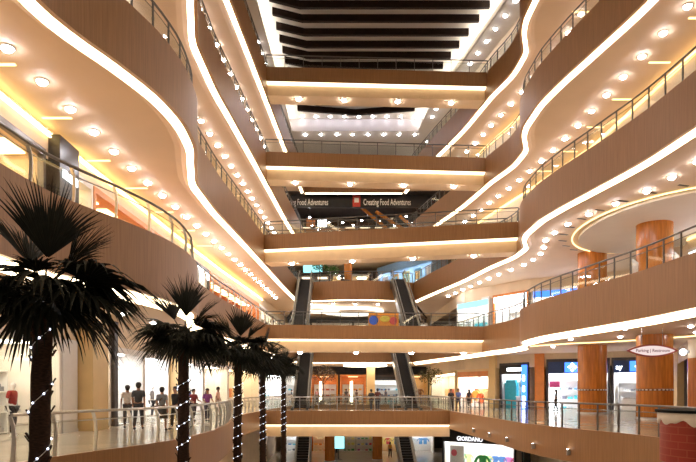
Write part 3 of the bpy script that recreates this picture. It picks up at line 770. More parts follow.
# second floor, left
z2=ZL[2]
s,L,r=storefront(wl(11.5),wl(20.9),z2,'golden lit window front at the left edge of the second floor',light=M['shopw'],wall=M['wall'],frame=M['dsteel'],panes=5,h=3.5)
clothes_shop(s,L,'golden window shop on the second floor','warm')
t=thing('sign_pillar','black pillar with a small glowing blue white sign, second floor left','sign',(WL(22)+.1,22,z2))
MB().box((0,0,2.2),(.6,1.5,4.4)).build('pillar_body',M['black'],t); MB().box((.32,0,3.1),(.06,1.1,.28)).build('lit_panel',M['whiteled'],t)
s,L,r=storefront(wl(23),wl(24.5),z2,'narrow pale shop window by the black sign pillar',light=M['shopw'],panes=1,h=3.5)
s,L,r=storefront(wl(24.6),wl(34.5),z2,'orange fronted shop on the left of the second floor',light=M['shopw'],wall=M['orange'],frame=M['orange'],panes=4,h=3.5)
shelf_shop(s,L,'orange shop on the second floor','orange')
s,L,r=storefront(wl(34.7),wl(42),z2,'shop front with a blue white lit sign on the second floor left',light=M['shopl'],frame=M['black'],panes=3,h=3.5,sign=(M['whiteled'],None))
s,L,r=storefront(wl(42.2),wl(58),z2,'red orange lit shop front on the second floor left beyond the bridges',light=M['shopw'],wall=M['orange'],frame=M['orange'],panes=4,h=3.5,sign=(M['orange'],None))
clothes_shop(s,L,'red orange shop on the second floor','orange')
s,L,r=storefront(wl(58.2),wl(75),z2,'long dim shop front at the far left of the second floor',light=M['shopd'],panes=4,h=3.5)
# ------------------------------------------------------------------ right shops, lowest floor
s,L,r=storefront((9.9,72),(10.4,57.7),0,'yellow lit shop front with tall curtains at the far right of the lowest floor',light=M['shopl'],wall=M['wallw'],frame=M['cream'],panes=4)
clothes_shop(s,L,'yellow far right shop','warm')
s,L,r=storefront((10.5,57.5),(12.67,53.5),0,'orange and yellow shop front with orange shirts, lowest right floor',light=M['shopx'],wall=M['wallw'],frame=M['cream'],panes=2,glassy=False,sign=(M['orange'],None))
clothes_shop(s,L,'orange and yellow shirt shop','orange',n=9)
for i in range(5): shirt(s,.8+i*.75,.9,.35+.25*(i%2),PAL['orange'][i%4],'shirt on display at the front of the orange and yellow shop','front shirts of the orange and yellow shop',1.25)
pillar((13.0,53.2),(.7,.7),0,4.6,M['cream'],'cream pillar between the orange shop and the blue shop',-.97)
s,L,r=storefront((13.35,52.6),(15.1,50.1),0,'blue shop front with a turquoise display, lowest right floor',h=3.7,light=M['shopx'],wall=M['wallw'],frame=M['walld'],glassy=False,panes=2,sign=(M['black'],None),headh=.75)
shelf_shop(s,L,'blue shop with turquoise display','cool')
MB().box((L/2+.3,-.16,3.35),(L*.62,.05,.28)).build('lit_sign_strip',M['whiteled'],s)
o=MB().box((0,0,1.1),(1.25,.3,2.2)).box((0,-.02,2.3),(1.0,.25,.3)).build('turquoise_display',cm((.05,.5,.62)),None,loc2w(s,.75,.6,.012),r); tag(o,'turquoise display stand in the blue shop window','display stand')
o=MB().box((0,0,.5),(1.1,.5,1.0)).box((0,0,1.03),(1.2,.55,.06)).build('display_plinth',M['white'],None,loc2w(s,L*.62,.7,.012),r); tag(o,'white display plinth in the blue shop window','plinth')
for i,(c,h_) in enumerate((((.08,.08,.1),1.1),((.75,.1,.2),.8))):
    o=MB().box((0,0,h_/2),(.55,.05,h_)).box((0,-.03,h_*.55),(.4,.02,h_*.5),mi=1).build('poster_board',[cm(c),M['white']],None,loc2w(s,L*.5+i*.75,1.2,1.8-.2*i),r); tag(o,('black' if i==0 else 'pink red')+' framed poster hung inside the blue shop','poster')
o=MB().box((0,0,1.85),(.5,.12,3.7)).box((0,-.07,2.6),(.22,.03,.5),mi=1).box((0,-.07,1.7),(.22,.03,.5),mi=1).box((0,-.07,.6),(.26,.03,1.0),mi=1).build('banner_sign',[DB,M['whiteled']],None,loc2w(s,L-.25,-.28,0),r); tag(o,'tall glowing blue vertical sign at the corner of the blue shop','sign')
pillar((15.9,49.7),(.75,.6),0,4.6,M['orange'],'orange pillar beside the tall blue sign',-.5)
def diamond(t,x,z,s_,y=-.15):
    mb=MB()
    for a in range(4):
        an=a*PI/2; cx_,cz_=x+math.cos(an)*s_*.5,z+math.sin(an)*s_*.5
        mb.add([(cx_-s_*.42,y,cz_),(cx_,y,cz_-s_*.42),(cx_+s_*.42,y,cz_),(cx_,y,cz_+s_*.42)],[(0,1,2,3)])
    return mb.build('diamond_mark',M['whiteled'],t)
s,L,r=storefront((16.35,49.4),(20.55,47.05),0,'dark blue signed shop front between the orange pillar and the round columns',h=3.9,light=M['shopx'],wall=M['wallw'],frame=M['walld'],glassy=False,panes=3,sign=(cm((.02,.05,.16),.4),None),headh=.95)
shelf_shop(s,L,'shop with the dark blue sign','cool',h=2.4)
o=MB().box((L*.55,-.14,3.43),(L*.5,.02,.8)).build('lit_panel',DB,s); diamond(s,L*.42,3.43,.42); text('sign_lettering','M',.7,M['whiteled'],o,(L*.6,-.16,3.43),(PI/2,0,0))
o=MB().box((0,0,.9),(.75,.1,1.8)).box((0,-.03,2.05),(.8,.1,.5),mi=1).build('banner_sign',[M['whiteled'],cm((.8,.1,.35))],None,loc2w(s,.55,.5,.012),r); tag(o,'white banner with a pink top inside the dark blue signed shop','banner')
s,L,r=storefront((20.65,47.0),(24.3,44.9),0,'dark blue signed white shop front between the two round columns',h=3.9,light=M['shopx'],wall=M['wallw'],frame=M['walld'],glassy=False,panes=3,sign=(cm((.02,.05,.16),.4),None),headh=.95)
shelf_shop(s,L,'white shop between the round columns','mono',h=2.2)
MB().box((L*.52,-.14,3.43),(L*.42,.02,.8)).build('lit_panel',DB,s); diamond(s,L*.48,3.43,.42); text('sign_lettering','ay',.55,M['whiteled'],s,(L*.13,-.16,3.38),(PI/2,0,0))
counter(s,L*.4,.8,2.0,'white counter in the shop between the round columns')
pillar((24.0,43.6),(.5,.6),0,4.6,M['cream'],'cream pillar at the far right wall corner')
t=thing('globe_lamp','small white globe lamp on the veneered wall at the right edge','lamp',(20.25,35.9,4.0-.05))
MB().box((.11,0,-.06),(.06,.2,.2)).tube([(.1,0,-.06),(-.08,0,-.1)],.03,6).build('bracket',M['steel'],t); MB().ball((-.2,0,-.08),.2,12,8).build('globe',M['whiteled'],t)
# second floor, right
s,L,r=storefront((10.5,57.5),(12.67,53.5),z2,'white lit shop front on the second right floor beside the bridge',h=3.5,light=M['shopc'],panes=2,sign=(M['screen'],None))
clothes_shop(s,L,'white shop on the second right floor','cool')
s,L,r=storefront((12.9,53.2),(15.1,50.1),z2,'shop front with bright blue panels on the second right floor',h=3.5,light=M['shopc'],panes=2,frame=M['orange'],sign=(M['whiteled'],None))
shelf_shop(s,L,'second floor shop with blue panels','cool')
s,L,r=storefront((15.3,49.95),(20.4,47.1),z2,'blue lit shop front behind the round columns, second floor',h=3.5,light=M['shopc'],panes=3,sign=(DB,None))
shelf_shop(s,L,'second floor shop behind the columns','cool')
s,L,r=storefront((20.5,47.0),(24.3,44.9),z2,'pale shop front at the far right of the second floor',h=3.5,light=M['shopc'],panes=3)
shelf_shop(s,L,'second floor far right shop','mono')
s,L,r=storefront((20.38,35.8),(20.38,24),z2,'bright shop front with white curtains at the right edge of the second floor',h=3.5,light=M['shopc'],panes=5,sign=(M['whiteled'],None),depth=1.8)
# tilted white display boards glimpsed behind the second floor railing
for i,(x,y,a,lb) in enumerate(((14.4,30.2,.9,'left one of the pair'),(15.6,28.6,.9,'right one of the pair'))):
    t=thing('display_easel','white tilted display board behind the second floor right railing, '+lb,'display board',(x,y,z2),a)
    MB().bar((-.4,.1,.05),(-.3,0,1.8),.05).bar((.4,.1,.05),(.3,0,1.8),.05).build('stand',M['dsteel'],t); MB().box((0,-.05,1.2),(1.1,.05,1.3)).build('board',M['white'],t)

# ------------------------------------------------------------------ far end shops
YS=75.0
def bx(px): return (px-348)*YS/F
def back(x0,x1,k,label,**kw): return storefront((bx(x0),YS),(bx(x1),YS),ZL[k],label,**kw)
# ground
s,L,r=back(283,308,0,'blue white shop front at the far left of the ground floor',light=M['shopc'],panes=2,glassy=False); shelf_shop(s,L,'ground floor far left shop','cool')
s,L,r=back(310,334,0,'dim orange shop front on the ground floor by the escalator',light=M['shopw'],wall=M['orange'],frame=M['colwood'],panes=2,glassy=False); shelf_shop(s,L,'dim orange ground floor shop','warm')
s,L,r=back(336,376,0,'dark shop front with a teal screen on the ground floor',light=M['shopd'],wall=M['grey'],frame=M['black'],panes=3); shelf_shop(s,L,'dark ground floor shop','mix')
s,L,r=back(378,404,0,'warm shop front in the middle of the ground floor',light=M['shopl'],wall=M['wall'],frame=M['colwood'],panes=2,glassy=False); clothes_shop(s,L,'middle ground floor shop','mix')
s,L,r=back(406,434,0,'white blue shop front on the right of the ground floor',light=M['shopc'],panes=2); clothes_shop(s,L,'right ground floor shop','cool')
for x,y,c,lb in ((-2.0,66,'colwood','left'),(3.3,67.5,'colwood','right')):
    t=thing('veneered_column','orange round column on the ground floor, %s one of two'%lb,'column',(x,y,-6.25)); MB().lathe([(.55,.1),(.55,5.2)],n=24).build('shaft',M[c],t); MB().lathe([(.6,0),(.6,.1),(.55,.1)],n=24).build('base_ring',M['steel'],t)
t=thing('screen_stand','teal glowing screen on a stand, ground floor centre','screen',(-1.1,68,-6.25)); MB().box((0,0,.02),(.9,.5,.04)).box((0,0,.6),(.15,.12,1.2)).build('stand',M['dsteel'],t); MB().box((0,.03,1.9),(1.5,.1,1.5)).build('case',M['black'],t); MB().box((0,-.03,1.9),(1.36,.02,1.36)).build('screen_face',M['screen'],t)
# lowest floor
s,L,r=back(283,309,1,'blue white shop front at the far end behind the left escalator',light=M['shopm'],panes=2,glassy=False); shelf_shop(s,L,'far shop behind the left escalator','cool')
s,L,r=back(311,338,1,'orange wood shop front with pink lights at the far end',light=M['shopv'],wall=M['orange'],frame=M['colwood'],panes=3); shelf_shop(s,L,'far orange shop with pink lights','warm')
s,L,r=back(340,366,1,'plain orange panelled shop front at the centre of the far end',light=M['shopv'],wall=M['orange'],frame=M['orange'],panes=2); shelf_shop(s,L,'far plain orange shop','orange')
s,L,r=back(373,402,1,'brilliant blue white shop front at the far end by the right escalator',light=M['shopm'],wall=M['wallw'],frame=M['walld'],panes=2,sign=(M['black'],None)); shelf_shop(s,L,'far blue white shop','cool')
s,L,r=back(404,428,1,'cream shop front at the right of the far end',light=M['shopv'],wall=M['cream'],frame=M['cream'],panes=2); clothes_shop(s,L,'far cream shop','warm')
pillar((2.5,66),(.9,.9),0,4.6,M['cream'],'square cream pillar in the middle of the far end')
for x in (-3.2,.4):
    t=thing('wall_lantern','tall white lantern column among the far orange shops, %s'%('left one' if x<0 else 'right one'),'lamp',(x,70,0)); MB().box((0,0,.1),(.4,.4,.2)).build('base',M['dsteel'],t); MB().lathe([(.14,.2),(.14,2.6),(.001,2.62)],n=12).build('lamp_shade',M['shopl'],t)
ov=MB(); pts=[(2.3*math.cos(a),1.6*math.sin(a),0) for a in [2*PI*i/36 for i in range(37)]]; ov.tube(pts,.10,8)
o=ov.build('ring_light',M['shopl'],None,(1.9,60.2+6,4.3)); tag(o,'oval white ring light hung over the far orange shops','ring light')
for x,y in ((-2.6,65),(7.6,59.5),(-3.6,67)):
    pass
# second floor far end
for x0,x1,lb,kw in ((283,310,'dim warm shop front at the far left of the second floor rear',dict(light=M['shopw'],wall=M['wall'])),(312,352,'warm white shop front at the centre of the second floor rear',dict(light=M['shopd'],wall=M['wallw'])),(354,400,'pale shop front right of centre at the second floor rear',dict(light=M['shopd'],wall=M['wall'])),(402,428,'blue white shop front at the right of the second floor rear',dict(light=M['shopc']))):
    s,L,r=back(x0,x1,2,lb,h=3.5,panes=3,**kw); shelf_shop(s,L,lb.split(' at ')[0].replace(' front',''),'mix')
for nm,cx_,cy_,rx,ry in (('left',-3.3,66.5,2.2,2.2),('right',.6,68.5,3.3,3.0)):
    pts=[(rx*math.cos(a),ry*math.sin(a),0) for a in [2*PI*i/40 for i in range(41)]]
    o=MB().tube(pts,.20,8).build('ring_light',M['ring'],None,(cx_,cy_,ZL[3]-CEIL-.3)); tag(o,'big white ring light under the far ceiling of the second floor, %s one'%nm,'ring light','ring lights')
# third floor far end
s,L,r=back(283,330,3,'dark shop front behind green plants on the third floor rear',light=M['shopd'],wall=M['grey'],frame=M['black'],panes=3); shelf_shop(s,L,'dark third floor shop','mix')
s,L,r=back(332,372,3,'bright warm shop front at the middle of the third floor rear',light=M['shopl'],wall=M['wall'],panes=3); shelf_shop(s,L,'middle third floor shop','warm')
s,L,r=storefront((3.6,72.5),(9.0,63.8),ZL[3],'slanted blue shop front with colourful posters at the right of the third floor rear',h=3.6,light=M['shopc'],wall=cm((.2,.32,.45)),frame=cm((.16,.28,.42)),panes=3,glassy=False,sign=(cm((.16,.28,.42),.4),None),headh=.7)
for i,c in enumerate(((.7,.65,.7),(.85,.5,.15),(.75,.7,.3),(.2,.5,.7),(.8,.8,.82))):
    o=MB().box((0,0,0),(1.15,.05,1.9)).box((0,-.03,.2),(.8,.02,.9),mi=1).build('poster_board',[cm(c),cm(tuple(min(1,q*1.2+.1) for q in reversed(c)))],None,loc2w(s,.9+i*(L-1.6)/4.2,.5,1.7),r); tag(o,'%s poster board in the slanted blue shop'%('lilac','orange','yellow','blue','white')[i],'poster')
t=thing('veneered_column','orange round column at the far edge of the third floor','column',(0,65.5,ZL[3])); MB().lathe([(.45,.1),(.45,4.6)],n=24).build('shaft',M['colwood'],t); MB().lathe([(.5,0),(.5,.1),(.45,.1)],n=24).build('base_ring',M['steel'],t)
t=thing('screen_stand','pale green glowing screen above the left escalator, third floor','screen',(-4.1,70,ZL[3])); MB().box((0,0,.05),(1.2,.5,.1)).box((0,0,1.2),(.2,.15,2.4)).build('stand',M['dsteel'],t); MB().box((0,-.05,3.3),(2.2,.12,1.0)).build('screen_face',M['screen'],t)
# fourth floor far end: food court sign
t=thing('overhead_sign','long black overhead sign with white food slogan lettering','sign',(1.2,66.9,ZL[5]-CEIL-.05))
MB().box((0,0,-.72),(17.5,.3,1.42)).build('board',M['black'],t)
text('sign_lettering','Creating Food Adventures',.98,M['white'],t,(3.15,-.18,-.85),(PI/2,0,0),sx=.50)
text('sign_lettering','Creating Food Adventures',.98,M['white'],t,(-6.05,-.18,-.85),(PI/2,0,0),sx=.50)
MB().box((-.25,-.2,-.70),(.85,.06,1.25)).box((-.25,-.24,-.62),(.5,.03,.5),mi=1).build('emblem',[cm((.55,.06,.04)),M['white']],t)
s,L,r=back(283,432,4,'dim food court counter front along the fourth floor rear',light=M['shopd'],wall=M['walld'],frame=M['black'],panes=6,glassy=False); shelf_shop(s,L,'dim food court','warm',mat=M['dsteel'])
for i,(xa,xb) in enumerate(((1.5,5.5),(3.2,8.2),(6,9.5))):
    o=MB().bar((xa,68+i,22.3-.2*i),(xb,67.6+i,18.8),.25,.35).build('slanted_timber',M['colwood'],None); tag(o,'slanted brown timber beam in the food court, %s'%('left','middle','right')[i],'timber')
for i,x in enumerate((-4.2,-2.9)):
    t=thing('menu_board','lit menu board in the dark food court, %s one'%('left','right')[i],'menu board',(x,67.6,ZL[4])); MB().box((0,0,.7),(.08,.08,1.4)).box((0,0,.02),(.6,.4,.04)).build('stand',M['dsteel'],t); MB().box((0,0,1.7),(1.0,.08,.9)).build('lit_panel',M['whiteled'] if i else cm((.8,.3,.1)),t)
struct(MB().quad((-8.3,76,25),(11,76,25),(11,76,31.1),(-8.3,76,31.1)).build('wall_back',M['grey']),'grey rear wall of the top floor')

# ground floor shop on the right with its black sign
s,L,r=storefront((9.0,57.0),(14.6,52.2),-6.25,'black framed clothes shop under the lowest right balcony',h=4.1,light=M['shopc'],wall=M['wallw'],frame=M['black'],panes=3,sign=(M['black'],None),headh=1.1,depth=2.6)
text('sign_lettering','GIORDANO',.56,M['letter'],s,(2.95,-.17,3.34),(PI/2,0,0),sx=.88)
clothes_shop(s,L,'black framed ground floor clothes shop','mix',2.6)
shirt(s,L*.52,.7,.6,(.03,.30,.06),'green shirt in the window of the black framed shop',None,1.7)
o=MB().box((0,0,1.3),(1.5,.06,2.6)).ball((-.3,-.02,1.9),.33,14,8,mi=1,sc=(1,.15,1)).build('poster_board',[M['white'],cm((.75,.12,.15))],None,loc2w(s,1.2,.6,.012),r); tag(o,'white poster board with a red round mark in the shop window','poster')
struct(MB().box((15.3,51.5,-3.6),(.6,.6,5.3)).build('pillar',M['black']),'black pillar beside the ground floor clothes shop')

# ------------------------------------------------------------------ hanging sign, kiosk
t=thing('hanging_sign','pointed oval white hanging sign with red rim in front of the near column','sign',(14.7,29.0,3.5))
def lens(w,h,y,n=20):
    up=[(-w/2+w*i/n, h/2*(1-(2*i/n-1)**2)) for i in range(n+1)]; return up+[(x,-z) for x,z in reversed(up[1:-1])]
def lensb(w,h,y0,y1):
    p=lens(w,h,0); n=len(p); return MB().add([(x,y0,z) for x,z in p]+[(x,y1,z) for x,z in p],[tuple(range(n)),tuple(reversed(range(n,2*n)))]+[(i,n+i,n+(i+1)%n,(i+1)%n) for i in range(n)])
lensb(2.5,.62,-.05,.05).build('rim',M['signrim'],t); lensb(2.2,.47,-.07,.07).build('face',M['signface'],t)
text('sign_lettering','Parking | Restroom',.21,M['ink'],t,(0,-.075,0),(PI/2,0,0),ext=.004)
for x in (-.5,.5): MB().tube([(x,0,.25),(x,0,1.11)],.015,6).build('rod',M['steel'],t)
t=thing('kiosk','round red tiled kiosk counter with wavy cream icing band at the right edge','kiosk',(8.2,13.3,0))
R_=1.15; n=64
vs=[];uv=[]
for i in range(n+1):
    a=2*PI*i/n
    for zz in (0,1.13): vs.append((R_*math.cos(a),R_*math.sin(a),zz)); uv.append((a*R_,zz))
me=bpy.data.meshes.new('body'); me.from_pydata(vs,[],[(2*i,2*i+2,2*i+3,2*i+1) for i in range(n)]); me.materials.append(M['redbrick'])
ul=me.uv_layers.new(name='UVMap')
for lp in me.loops: ul.data[lp.index].uv=uv[lp.vertex_index]
me.polygons.foreach_set('use_smooth',[True]*n); link('body',me,t)
ic=MB(); m=128; vs=[]
for i in range(m):
    a=2*PI*i/m; w=.045*math.sin(a*11+.5)+.03*math.sin(a*19+2)
    for rr,zz in ((R_+.005,.88+w),(R_+.04,.895+w),(R_+.05,1.0),(R_+.05,1.10)): vs.append((rr*math.cos(a),rr*math.sin(a),zz))
ic.add(vs,[(4*i+j,4*((i+1)%m)+j,4*((i+1)%m)+j+1,4*i+j+1) for i in range(m) for j in range(3)],0,True); ic.build('icing_band',M['icing'],t)
MB().lathe([(.001,1.10),(R_+.10,1.10),(R_+.10,1.16),(.001,1.165)],n=64,smooth=False).build('counter_top',M['matte'],t)

# ------------------------------------------------------------------ palms
def frond(d,pet,R,n,rnd,spread=2.2,droop=.25):
    d=Vector(d).normalized(); up=Vector((0,0,1)); mb=MB()
    pts=[d*(pet*i/5)+Vector((0,0,-.10*pet*(i/5)**2*(1-abs(d.z)))) for i in range(6)]
    mb.tube(pts,[.022-.002*i for i in range(6)],5)
    hub=pts[-1]; ux=(d+Vector((0,0,-.12))).normalized()
    side=ux.cross(up)
    if side.length<.15: side=Vector((1,.3,0))
    side=(side.normalized()+Vector((rnd.uniform(-.3,.3),rnd.uniform(-.3,.3),rnd.uniform(-.3,.3)))).normalized(); side=(side-ux*side.dot(ux)).normalized()
    nrm=side.cross(ux).normalized()
    for i in range(n):
        a=-spread+2*spread*i/(n-1); r_=R*(.62+.38*math.cos(a*.55))*rnd.uniform(.80,1.08)
        dirv=(ux*math.cos(a)+side*math.sin(a)+nrm*.22*abs(math.sin(a))).normalized()
        t_=(side*math.cos(a)-ux*math.sin(a))
        w=(1.5*spread/n*R*.42)*(1.25 if spread<1 else 1)
        vs=[]
        for j,(q,ww) in enumerate(((.02,.15),(.28,.8),(.5,1.0),(.72,.62),(.88,.32),(1.0,.03))):
            p=hub+dirv*(r_*q)+Vector((0,0,-droop*R*max(0,q-.35)**2*1.6))+nrm*(.02*rnd.uniform(-1,1)*q)
            vs += [p-t_*w*ww, p+nrm*(-w*.45*ww), p+t_*w*ww]
        fs=[]
        for j in range(5):
            b=3*j; fs += [(b,b+3,b+4,b+1),(b+1,b+4,b+5,b+2)]
        mb.add(vs,fs)
    return mb
DIRS=[(-.55,.1,.9,.50,1.30),(.16,-.1,1.0,.52,1.42),(.70,.1,.80,.58,1.12),(1,-.15,.22,.75,1.2),(-1,.15,.18,.7,1.1),(.85,.5,.05,.6,1.2),(-.8,-.5,.05,.6,1.15),(.45,-.85,.12,.6,1.1),(-.35,.9,.25,.6,1.1),(.3,.95,-.05,.6,1.1),
      (.95,.1,-.35,.55,1.1),(-.95,-.1,-.35,.55,1.1),(.6,-.6,-.4,.5,1.05),(-.6,.6,-.4,.5,1.05),(-.5,-.75,-.45,.5,1.05),(.5,.7,-.5,.5,1.05),(1,-.3,-.1,.75,1.2),(-1,.35,-.08,.7,1.1),(0.1,-.9,-.5,.45,1.0),(.8,-.2,.6,.6,1.0),(-.85,.2,.5,.6,1.0),(.2,-.9,.5,.5,1.0),(-.4,-.7,.15,.6,1.05),(.9,.3,.35,.65,1.05)]
PW=['nearest palm with tall upright fans at the left','second palm from the left of the row','third palm along the row of five','fourth palm along the row of five','smallest and farthest palm before the lowest footbridge']
PX=[(-4.97,9.5,.15,.95),(-4.70,17.1,.16,.57),(-4.62,25.0,.16,.42),(-4.82,34.0,.16,.42),(-4.40,41.0,.16,.42)]
for i,(x,y,tr,pitch) in enumerate(PX):
    rnd=random.Random(20+i); zc=3.25+(.0,.0,.1,.05,-.05)[i]
    t=thing('fan_palm','%s, dark fans on a brown trunk'%PW[i],'palm tree',(x,y,-6.25),0,'palms in the atrium')
    zt=zc+6.25; lean=(.16,.02,.05,-.03,.0)[i]
    nseg=40; pts=[(lean*(k/nseg)**2,0,zt*k/nseg) for k in range(nseg+1)]
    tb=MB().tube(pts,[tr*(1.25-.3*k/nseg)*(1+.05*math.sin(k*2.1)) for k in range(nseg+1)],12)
    for k in range(90):
        zz=zt*(.35+.65*rnd.random()); a=rnd.uniform(0,2*PI); rr=tr*1.0; c=Vector((lean*(zz/zt)**2+rr*math.cos(a),rr*math.sin(a),zz))
        tb.bar(c,c+Vector((math.cos(a)*.06,math.sin(a)*.06,.10)),.05,.02)
    tb.build('trunk',M['trunk'],t)
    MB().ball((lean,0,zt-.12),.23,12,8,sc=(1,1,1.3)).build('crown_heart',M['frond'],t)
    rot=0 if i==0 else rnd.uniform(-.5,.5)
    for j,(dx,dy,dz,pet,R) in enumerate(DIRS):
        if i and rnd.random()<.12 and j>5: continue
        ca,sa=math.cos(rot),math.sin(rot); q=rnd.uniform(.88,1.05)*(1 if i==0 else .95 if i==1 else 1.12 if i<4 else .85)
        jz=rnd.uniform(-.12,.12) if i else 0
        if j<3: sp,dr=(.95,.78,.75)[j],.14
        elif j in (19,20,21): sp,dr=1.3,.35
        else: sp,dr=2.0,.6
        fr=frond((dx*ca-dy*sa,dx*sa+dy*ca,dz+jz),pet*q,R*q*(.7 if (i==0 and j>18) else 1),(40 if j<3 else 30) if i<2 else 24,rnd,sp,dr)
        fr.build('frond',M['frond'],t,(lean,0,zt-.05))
    # fairy lights
    sl=thing('fairy_lights','string of cool white fairy lights wound around the %s trunk'%('nearest palm','second palm','third palm','fourth palm','farthest palm')[i],'string lights',(x,y,0))
    z0,z1=(-.05,2.75) if i==0 else (-1.4,2.1)
    turns=(z1-z0)/pitch; ns=int(turns*20); rr=tr*1.06; P=[]
    for k in range(ns+1):
        u=k/ns; a=turns*u*2*PI+1.2; zz=z0+(z1-z0)*u
        cxx=lean*((zz+6.25)/zt)**2; P.append((cxx+rr*math.cos(a),rr*math.sin(a),zz))
    MB().tube(P,.006 if i<2 else .009,4).build('wire',M['white'],sl)
    BM_=MB().ball((0,0,0),.017 if i<2 else .015,6,4).mesh('bulb',M['bulb'])
    stp=3 if i<2 else 4
    for k in range(0,ns+1,stp):
        p=P[k]; link('bulb',BM_,sl,(p[0]*1.06-.06*lean,p[1]*1.06,p[2]))

# ------------------------------------------------------------------ indoor trees / plants at the far end
def tree(x,y,zf,h,r,label,mat,nl=420,sd=1,cat='tree',pot=True,flat=.7):
    rnd=random.Random(sd); t=thing('potted_tree' if pot else 'plant',label,cat,(x,y,zf))
    if pot: MB().lathe([(.28,0),(.38,.5),(.36,.5),(.34,.44),(.001,.44)],n=16).build('pot',M['pot'],t)
    tb=MB(); tb.tube([(0,0,.3),(.05,0,h*.5),(0,.03,h-r*.6)],[.07,.055,.04],6)
    for k in range(7):
        a=k*2.4; tb.tube([(0,0,h*.55+.1*k),(r*.5*math.cos(a),r*.5*math.sin(a),h-r*.5+.1*k),(r*.85*math.cos(a),r*.85*math.sin(a),h-r*.5+.12*k)],[.03,.02,.008],5)
    tb.build('trunk',M['trunk'],t)
    fb=MB()
    for k in range(nl):
        a=rnd.uniform(0,2*PI); q=rnd.random()**.5; b=rnd.uniform(-1,1)
        p=Vector((r*q*math.cos(a),r*q*math.sin(a),h-r*flat*.6+b*r*flat*math.sqrt(max(0,1-q*q))))
        e=Euler((rnd.uniform(-1,1),rnd.uniform(-1,1),rnd.uniform(0,6.3))).to_matrix(); s_=rnd.uniform(.07,.14)
        fb.add([p+e@Vector(v) for v in ((0,-s_,0),(s_*.45,0,.01),(0,s_,0),(-s_*.45,0,.01))],[(0,1,2,3)])
    fb.build('foliage',mat,t); return t
tree(-2.7,64.5,0,3.9,1.5,'brown leaved indoor tree behind the lowest footbridge, left',M['twig'],600,1)
tree(8.3,60.2,0,3.6,1.3,'dark leaved indoor tree behind the lowest footbridge, right',M['leaf'],600,2)
tree(-3.0,63.6,ZL[3],2.6,.8,'green leafy plant on the far edge of the third floor, left',M['green'],300,3,'plant')
tree(-1.7,64.0,ZL[3],2.2,.8,'green leafy plant on the far edge of the third floor, right',M['green'],300,4,'plant')
tree(-4.3,68.2,ZL[5],3.2,.9,'dark potted tree on the top floor, far left',M['leaf'],300,5)
tree(-2.9,68.4,ZL[5],3.0,.9,'dark potted tree on the top floor beside the leftmost',M['leaf'],300,6)
tree(6.2,68.0,ZL[5],2.8,1.2,'pale leaved potted tree on the top floor, far right',M['twig'],300,7)
for x in (0.2,3.0):
    t=thing('sofa','pale round backed sofa on the top floor, %s one'%('left' if x<1 else 'right'),'sofa',(x,69,ZL[5])); MB().box((0,0,.25),(1.6,.8,.3)).build('seat',M['cream'],t); MB().box((0,.38,1.0),(1.6,.15,1.3)).build('backrest',M['cream'],t)
    for a in (-.7,.7): MB().box((a,0,.05),(.08,.6,.1)).build('leg',M['dsteel'],t)
# colourful board on the second bridge
t=thing('display_board','blue and orange patterned display board standing on the second lowest footbridge','display board',(2.7,45.6,ZL[2]))
MB().box((-.6,0,.05),(.1,.6,.1)).box((.6,0,.05),(.1,.6,.1)).build('foot',M['dsteel'],t)
db=MB().box((0,0,.65),(2.3,.08,1.1)); db.ball((-.75,-.04,.65),.36,14,8,1,(1,.12,1)); db.ball((.1,-.04,.75),.30,14,8,2,(1.3,.12,.8)); db.ball((.75,-.04,.6),.3,14,8,3,(1,.12,1)); db.build('panel',[cm((.85,.35,.05)),cm((.05,.15,.75)),cm((.85,.7,.1)),cm((.7,.1,.1))],t)

for i,(y,c,lb) in enumerate(((30.6,(.06,.06,.08),'white mannequin in a dark top at the entrance of the white clothes shop, left one'),(32.4,(.35,.33,.33),'white mannequin in a grey top at the entrance of the white clothes shop, right one'))):
    person((WL(y)-.35,y,.012),-PI/2,lb,c,(.05,.05,.06),1.8,stride=.04,mannequin=True)
for i,(y,c,lb) in enumerate(((37.0,(.45,.05,.06),'white mannequin in a red top in the brilliant white shop, nearer one'),(39.0,(.05,.07,.2),'white mannequin in a navy top in the brilliant white shop, farther one'))):
    person((WL(y)-.35,y,.012),-PI/2,lb,c,(.05,.05,.06),1.8,stride=.04,mannequin=True)
# ------------------------------------------------------------------ cafe furniture at the far end
def cafe_table(loc,label,group):
    t=thing('cafe_table',label,'table',loc,0,group)
    MB().lathe([(.001,.74),(.42,.74),(.42,.78),(.001,.78)],n=20,smooth=False).build('table_top',M['dsteel'],t); MB().tube([(0,0,.03),(0,0,.74)],.04,8).build('stem',M['steel'],t); MB().lathe([(.26,.005),(.26,.03),(.04,.05)],n=16).build('base',M['dsteel'],t)
def cafe_chair_proto():
    t=thing('cafe_chair','x','chair'); MB().box((0,0,.45),(.42,.42,.05)).build('seat',M['walld'],t); MB().box((0,.2,.75),(.40,.03,.36)).build('backrest',M['walld'],t)
    for a in (-.18,.18):
        MB().bar((a,-.18,.01),(a*.95,-.17,.44),.03).build('leg',M['steel'],t); MB().bar((a,.22,.01),(a*.95,.2,.92),.03).build('leg',M['steel'],t)
    return t
cc=None
for k,y0,xs,w in ((5,68.6,(-1.3,1.6,4.6),'top'),(4,67.2,(-4.6,-2.2,.4,2.9,5.2),'fourth'),(3,63.9,(-.2,1.3,4.3),'third')):
    for x in xs:
        cafe_table((x,y0,ZL[k]+.005),'round dark cafe table at the far end of the %s floor'%w,'cafe tables on the %s floor'%w)
        for dx,rz in ((-.75,PI/2),(.75,-PI/2)):
            if cc is None: c_=cc=cafe_chair_proto()
            else: c_=copy_tree(cc)
            c_['label']='black cafe chair beside a round table at the far end of the %s floor'%w; c_['group']='cafe chairs on the %s floor'%w
            c_.location=(x+dx,y0,ZL[k]+.005); c_.rotation_euler=(0,0,rz)
